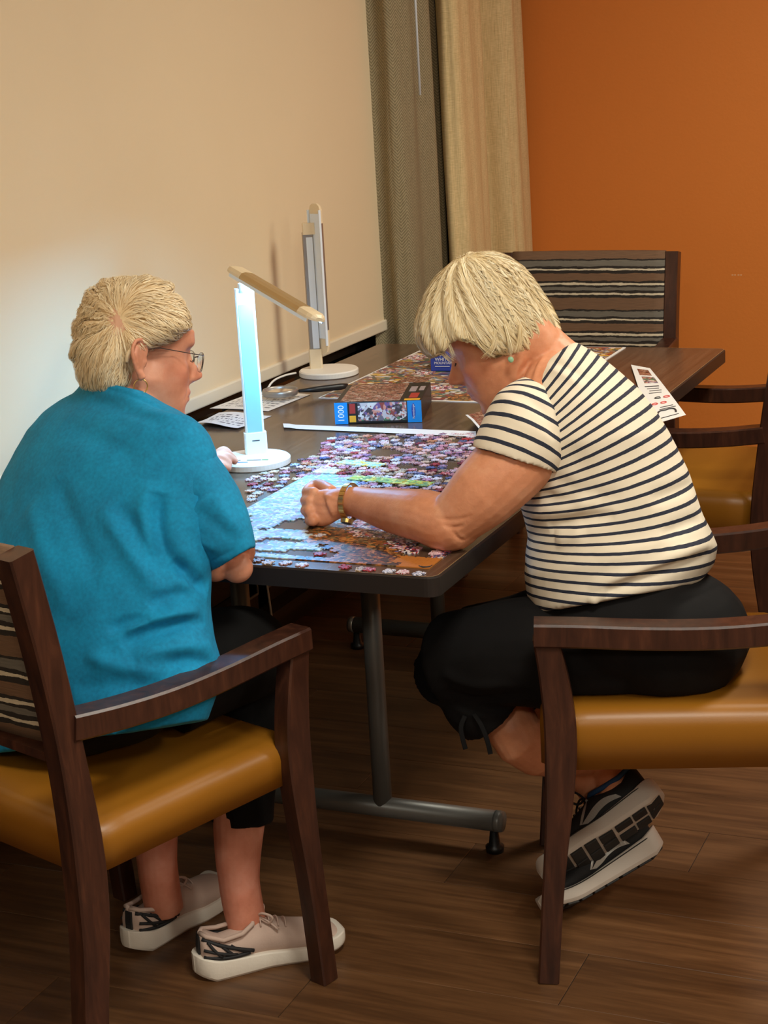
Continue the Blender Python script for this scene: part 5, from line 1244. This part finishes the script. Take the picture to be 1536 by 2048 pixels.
folds(bm2, [([(905,1060),(915,1075),(930,1082)], .003, -.003), ([(880,1045),(905,1055),(930,1050)], .003, -.002), ([(870,1035),(905,1040),(945,1030)], .003, -.0018), ([(650,990),(665,996),(685,1000)], .003, .0016), ([(625,1004),(650,1008),(680,1010)], .003, .0014), ([(630,1024),(655,1024),(680,1018)], .003, .0012), ([(1070,705),(1050,740),(1045,770)], .004, -.0025), ([(1050,712),(1032,745),(1030,775)], .004, .0025), ([(1035,715),(1018,745),(1016,775)], .004, -.002), ([(1090,700),(1075,735),(1068,765)], .004, .002)])
tint(bm2, H2); body2 = obj('body', bm2, M['skin2'], w2, True)
# --- hair: bob with fringe
hr = [((938,509),(988,509),.045), ((914,519),(1016,518),.066), ((892,537),(1044,536),.080), ((872,562),(1064,560),.088), ((856,590),(1082,588),.092), ((845,618),(1098,614),.094), ((837,645),(1109,638),.094), ((836,668),(1115,658),.092), ((843,688),(1114,676),.088), ((856,704),(1100,694),.082), ((868,712),(1070,706),.072)]
rings = [rp(L, R, 3.03, t, 44, -.02, .02, .92) for L, R, t in hr]
pole2 = at(944, 533, 2.99); hs2 = hair_shell(rings, pole2, H2.u, 6.0, .0042, .0036, 18)
V = getV(hs2); P_ = pix(V)      # the face shows below the fringe: lift the hem there
hem = np.interp(P_[:, 0], [835,862,884,898,915,932,960,985,1005,1030,1060,1090,1120], [706,712,704,684,676,680,692,712,708,706,702,694,680])
over = np.maximum(0, P_[:, 1]-hem); k_ = np.exp(-(H2.L(V)[:, 1]*0)); V = V+CB[None]*(over*3.03/FPX)[:, None]; setV(hs2, V)
t2 = bvh(hs2); hV = [np.array(v) for v in getV(hs2)]; hF = [tuple(p.vertices) for p in hs2.polygons]
def fld2(p):
    q = p-pole2; d = q/(np.linalg.norm(q, axis=1)[:, None]+1e-9)+np.array([0, 0, -.35])-H2.u*.25-H2.f*np.where(H2.L(p)[:, :1] < .02, .35, 0)
    return d+np.stack([vnoise(p*14, k) for k in (1, 4, 9)], 1)*.35
seeds = surface_seeds(hs2, 17000)
strands(t2, seeds, fld2, (10, 18), .0070, (.0002, .0006), (.0002, .0050), hV, hF)
# fringe and side locks that hang free past the hem
def lock(P, n, spread, r):
    for _ in range(n):
        o_ = RNG.normal(0, spread, 3); Q = smooth_path(np.array([p+o_*(.4+.6*i/(len(P)-1)) for i, p in enumerate(P)]), 4); b = len(hV); m = len(Q); Pq, Tn = frames(Q); rr = r*random.uniform(.6, 1.2)
        for i, (q_, t_) in enumerate(zip(Pq, Tn)):
            x = unit(np.cross(t_, (.3, .5, .8))); y = np.cross(t_, x); r_ = rr*(1-.8*(i/(m-1))**2)
            for a in (0, 2.1, 4.2): hV.append(q_+x*r_*math.cos(a)+y*r_*math.sin(a))
        for i in range(m-1):
            for a in range(3): hF.append((b+i*3+a, b+i*3+(a+1) % 3, b+i*3+3+(a+1) % 3, b+i*3+3+a))
for (pts, n, sp) in [([(880,640,2.95),(872,680,2.955),(886,706,2.965),(905,722,2.975)], 26, .0028), ([(895,650,2.945),(898,685,2.95),(908,712,2.955)], 18, .0025), ([(870,650,2.96),(852,690,2.97),(868,711,2.98)], 26, .003), ([(940,650,2.94),(960,690,2.94),(985,712,2.945)], 26, .0028), ([(990,660,2.938),(985,695,2.94),(968,712,2.945)], 20, .0028), ([(1010,650,2.938),(1020,685,2.94),(1024,706,2.942)], 30, .003), ([(1040,650,2.94),(1040,680,2.942),(1034,703,2.946)], 26, .003)]:
    lock([at(*p) for p in pts], n, sp, .0007)
hair2 = obj('hair', mesh(hV, hF), M['hair2'], w2, True)
c = H2.W(-.004, .0845, -.034); me = mesh(*blob(c, (.0048, .0035, .0055), H2.f, H2.l, H2.u)); obj('stud_earring', me, M['green_gem'], w2, True)
for s in (-1, 1):
    P = [H2.W(.083, s*.046, .006), H2.W(.0875, s*.036, .0025), H2.W(.0885, s*.028, .0022), H2.W(.0865, s*.021, .004)]; V, F = tube(smooth_path(P, 3), .0011, 6); obj('eyelashes', mesh(V, F), M['lash'], w2, True)
    P = [H2.W(.085, s*.047, .036), H2.W(.0945, s*.035, .040), H2.W(.098, s*.022, .036)]; V, F = tube(smooth_path(P, 4), .0020, 6); obj('eyebrow', mesh(V, F), M['brow'], w2, True)
# --- wrist watch
wc = at(700, 1004, 3.126); wx = unit(at(672,1008,3.145)-at(738,1010,3.10)); wy = unit(CB-wx*(CB@wx)); wz = np.cross(wx, wy)
wt = empty('watch', (0, 0, 0)); wt.parent = w2
for k in range(26):
    a0, a1 = 2*math.pi*k/26, 2*math.pi*(k+.86)/26; V = []
    for a in (a0, (a0+a1)/2, a1):
        for rr in (.0282, .0308):
            for xx in (-.0055, .0055): V.append(wc+wx*xx+(wy*math.cos(a)*1.12+wz*math.sin(a)*.92)*rr)
    F = []
    for i in (0, 1):
        b = i*4; F += [(b, b+4, b+5, b+1), (b+2, b+3, b+7, b+6), (b, b+2, b+6, b+4), (b+1, b+5, b+7, b+3)]
    F += [(0, 1, 3, 2), (8, 10, 11, 9)]
    obj('band_link', mesh(V, F), M['gold'], wt)
fa = math.radians(196); fc = wc+(wy*math.cos(fa)*1.12+wz*math.sin(fa)*.92)*.0318; fn = unit(wy*math.cos(fa)+wz*math.sin(fa)); ft = unit(np.cross(fn, wx))
def disc(c, n, X, Y, r, h, k=28): return loft([[c+X*r*math.cos(a)+Y*r*math.sin(a) for a in np.linspace(0, 2*math.pi, k, endpoint=False)], [c+n*h+X*r*.94*math.cos(a)+Y*r*.94*math.sin(a) for a in np.linspace(0, 2*math.pi, k, endpoint=False)]])
V, F = disc(fc-fn*.003, fn, wx, ft, .0115, .007); obj('watch_case', mesh(V, F), M['gold'], wt); V, F = disc(fc+fn*.0038, fn, wx, ft, .0092, .0007); obj('watch_face', mesh(V, F), M['blackplastic'], wt)
# --- cropped trousers with ties
pl = [limb([hipL, at(1190,1300,3.03), at(1040,1305,3.06), kn], [.115,.106,.096,.086], 6), limb([at(1330,1240,3.20), at(1180,1260,3.22), kn2], [.11,.10,.082], 6), blob(np.mean(tors2[0], 0)+np.array([.01,0,-.03]), (.165,.18,.125), F2, L2v), blob(at(1330,1270,3.06), (.15,.18,.115), F2, L2v),
      limb([kn, kn*.8+anL*.2-CA*.01, at(960,1400,3.135), at(985,1430,3.14)], [.086,.076,.070,.064], 6), limb([kn2, kn2*.75+anR*.25, kn2*.6+anR*.4], [.080,.074,.068], 5)]
pm2 = remesh(pl, .006, 6); V = getV(pm2); V[:, 2] = np.where((V[:, 2] < .492) & (V[:, 0] > .16), .492+(V[:, 2]-.492)*.06, V[:, 2]); setV(pm2, V)
folds(pm2, [([(890,1380),(930,1400),(1000,1400),(1060,1380)], .012, -.008), ([(880,1345),(940,1370),(1020,1365)], .012, .006), ([(900,1410),(950,1428),(1020,1425)], .008, .005), ([(1150,1300),(1200,1350),(1260,1370)], .012, -.006), ([(1350,1215),(1400,1190),(1440,1170)], .006, -.004)]); rumple(pm2, .004, 13, 7.2); tr2 = obj('trousers', pm2, M['pants2'], w2, True)
for P in ([(930,1432,3.07),(922,1455,3.068),(926,1480,3.068),(931,1498,3.07)], [(948,1428,3.065),(962,1450,3.062),(974,1480,3.062),(981,1508,3.065)]):
    Q = smooth_path([at(*p) for p in P], 5); V, F = sweep(Q, [(.0085, .003)]*len(Q), CA, .001); obj('tie_cord', mesh(V, F), M['pants2'], tr2)
# --- running shoes, ankles crossed, heels up
def run_shoe(heel, toe, up, mirror, L=.256):
    Mx = shoe_frame(heel, toe, up); mir = -1 if mirror else 1
    def P2(V): return xf([(v[0], v[1]*mir, v[2]) for v in V], Mx)
    fl = lambda F: F if mir > 0 else [f[::-1] for f in F]
    uV, uF = upper_mesh(L, .038, .026, .094); me = mesh(P2(uV), fl(uF)); root = obj('shoe', me, M['run_black'], w2, True)
    V, F = sole_mesh(L, .042, .028, .0045, .012, .020); me = mesh(P2(V), fl(F)); bevel_mesh(me, .003, 2, .5); so = obj('sole', me, M['run_sole'], root, True)
    # tread blocks on the underside
    for x0, x1, ya, yb in [(-.002,.030,-.75,-.05),(-.002,.030,.05,.75),(.034,.062,-.85,-.2),(.034,.062,.2,.85),(.066,.10,-.85,-.25),(.066,.10,.25,.85),(.106,.135,-.8,-.1),(.106,.135,.1,.8),(.140,.165,-.88,-.06),(.140,.165,.06,.88),(.170,.195,-.9,-.06),(.170,.195,.06,.9),(.200,.222,-.88,-.06),(.200,.222,.06,.88),(.227,.250,-.8,.8)]:
        wv = lambda x: shoe_w(max(.002, min(L-.004, x)), L)+.003; zb = lambda x: (max(0, (.02-x)*.55)*.8 if x < .02 else 0)+.020*max(0, (x/L-.72)/.28)**1.8; V = []
        for x in (x0, x1):
            for y in (ya, yb): V += [(x, shoe_c(x, L)+y*wv(x), zb(x)-.0045), (x, shoe_c(x, L)+y*wv(x), zb(x)+.003)]
        F = [(0,4,6,2), (1,3,7,5), (0,1,5,4), (2,6,7,3), (0,2,3,1), (4,5,7,6)]; me = mesh(P2(V), fl(F)); bevel_mesh(me, .0012, 1); obj('tread_block', me, M['run_tread'], so)
    V, F = tube(P2(smooth_path([(x, s*(shoe_w(max(0, x), L)+.0048)+shoe_c(x, L), .036-.010*min(1, x/L/.6)+.016*max(0, (x/L-.72)/.28)**1.8) for s in (1,) for x in np.linspace(.002, L-.02, 10)], 3)), .0011, 6); obj('sole_line', mesh(V, F), M['run_tread'], so)
    V, F = tube(P2(smooth_path([(x, s*(shoe_w(max(0, x), L)+.0048)+shoe_c(x, L), .036-.010*min(1, x/L/.6)+.016*max(0, (x/L-.72)/.28)**1.8) for s in (-1,) for x in np.linspace(.002, L-.02, 10)], 3)), .0011, 6); obj('sole_line', mesh(V, F), M['run_tread'], so)
    tree = BVHTree.FromPolygons([Vector(v) for v in uV], uF)
    for s in (-1, 1):      # silver chevron mark on each side
        def surf(x, z, h=.0012):
            hit = tree.ray_cast(Vector((x, s*.2, z)), Vector((0, -s, 0)))
            if hit[0] is None: hit = tree.find_nearest(Vector((x, s*.03, z)))
            return np.array(hit[0])+np.array((0, s, 0))*h
        up_ = [(.062,.052),(.085,.060),(.108,.056),(.128,.046),(.146,.036)]; lo_ = [(.056,.042),(.085,.046),(.104,.043),(.120,.037),(.136,.0335)]
        a = smooth_path([np.array(surf(*p)) for p in up_], 4); b = smooth_path([np.array(surf(*p)) for p in lo_], 4); n = len(a); V = list(P2(a))+list(P2(b)); me = mesh(V, [(i, i+1, n+i+1, n+i) for i in range(n-1)]); obj('side_mark', me, M['run_silver'], root)
        a = smooth_path([np.array(surf(*p)) for p in [(.112,.078),(.124,.060),(.146,.036)]], 4); b = smooth_path([np.array(surf(*p)) for p in [(.116,.0775),(.132,.058),(.150,.037)]], 4); n = len(a); V = list(P2(a))+list(P2(b)); obj('side_mark', mesh(V, [(i, i+1, n+i+1, n+i) for i in range(n-1)]), M['run_silver'], root)
    V, F = tube(P2([(.004,0,.092), (.012,.018,.090), (.04,.028,.080), (.075,.026,.083), (.100,.014,.092), (.104,0,.095), (.100,-.014,.092), (.075,-.026,.083), (.04,-.028,.080), (.012,-.018,.090), (.004,0,.092)]), .005, 10); obj('collar', mesh(V, F), M['run_blue'], root, True)
    for x0 in (.112, .128, .144, .160):
        z = float(np.interp(x0/L, [.4, .5, .62], [.092, .084, .072])); V, F = tube(P2(smooth_path([(x0,-.020,z-.007), (x0+.003,0,z+.003), (x0,.020,z-.007)], 4)), .0024, 8); obj('lace', mesh(V, F), M['run_black'], root, True)
        for s in (-1, 1): V, F = tube(P2([(x0, s*.021, z-.006), (x0, s*.0225, z-.009)]), .0026, 8); obj('eyelet', mesh(V, F), M['run_silver'], root)
    for s in (-1, 1):
        V, F = tube(P2(smooth_path([(.112,0,.098), (.122,s*.020,.112), (.140,s*.036,.100), (.132,s*.026,.086), (.114,s*.004,.096)], 5)), .0022, 8); obj('lace', mesh(V, F), M['run_black'], root, True)
    return root
run_shoe(heA, toeA, upA, False); run_shoe(heB, toeB, upB, True)
to_local(w2)
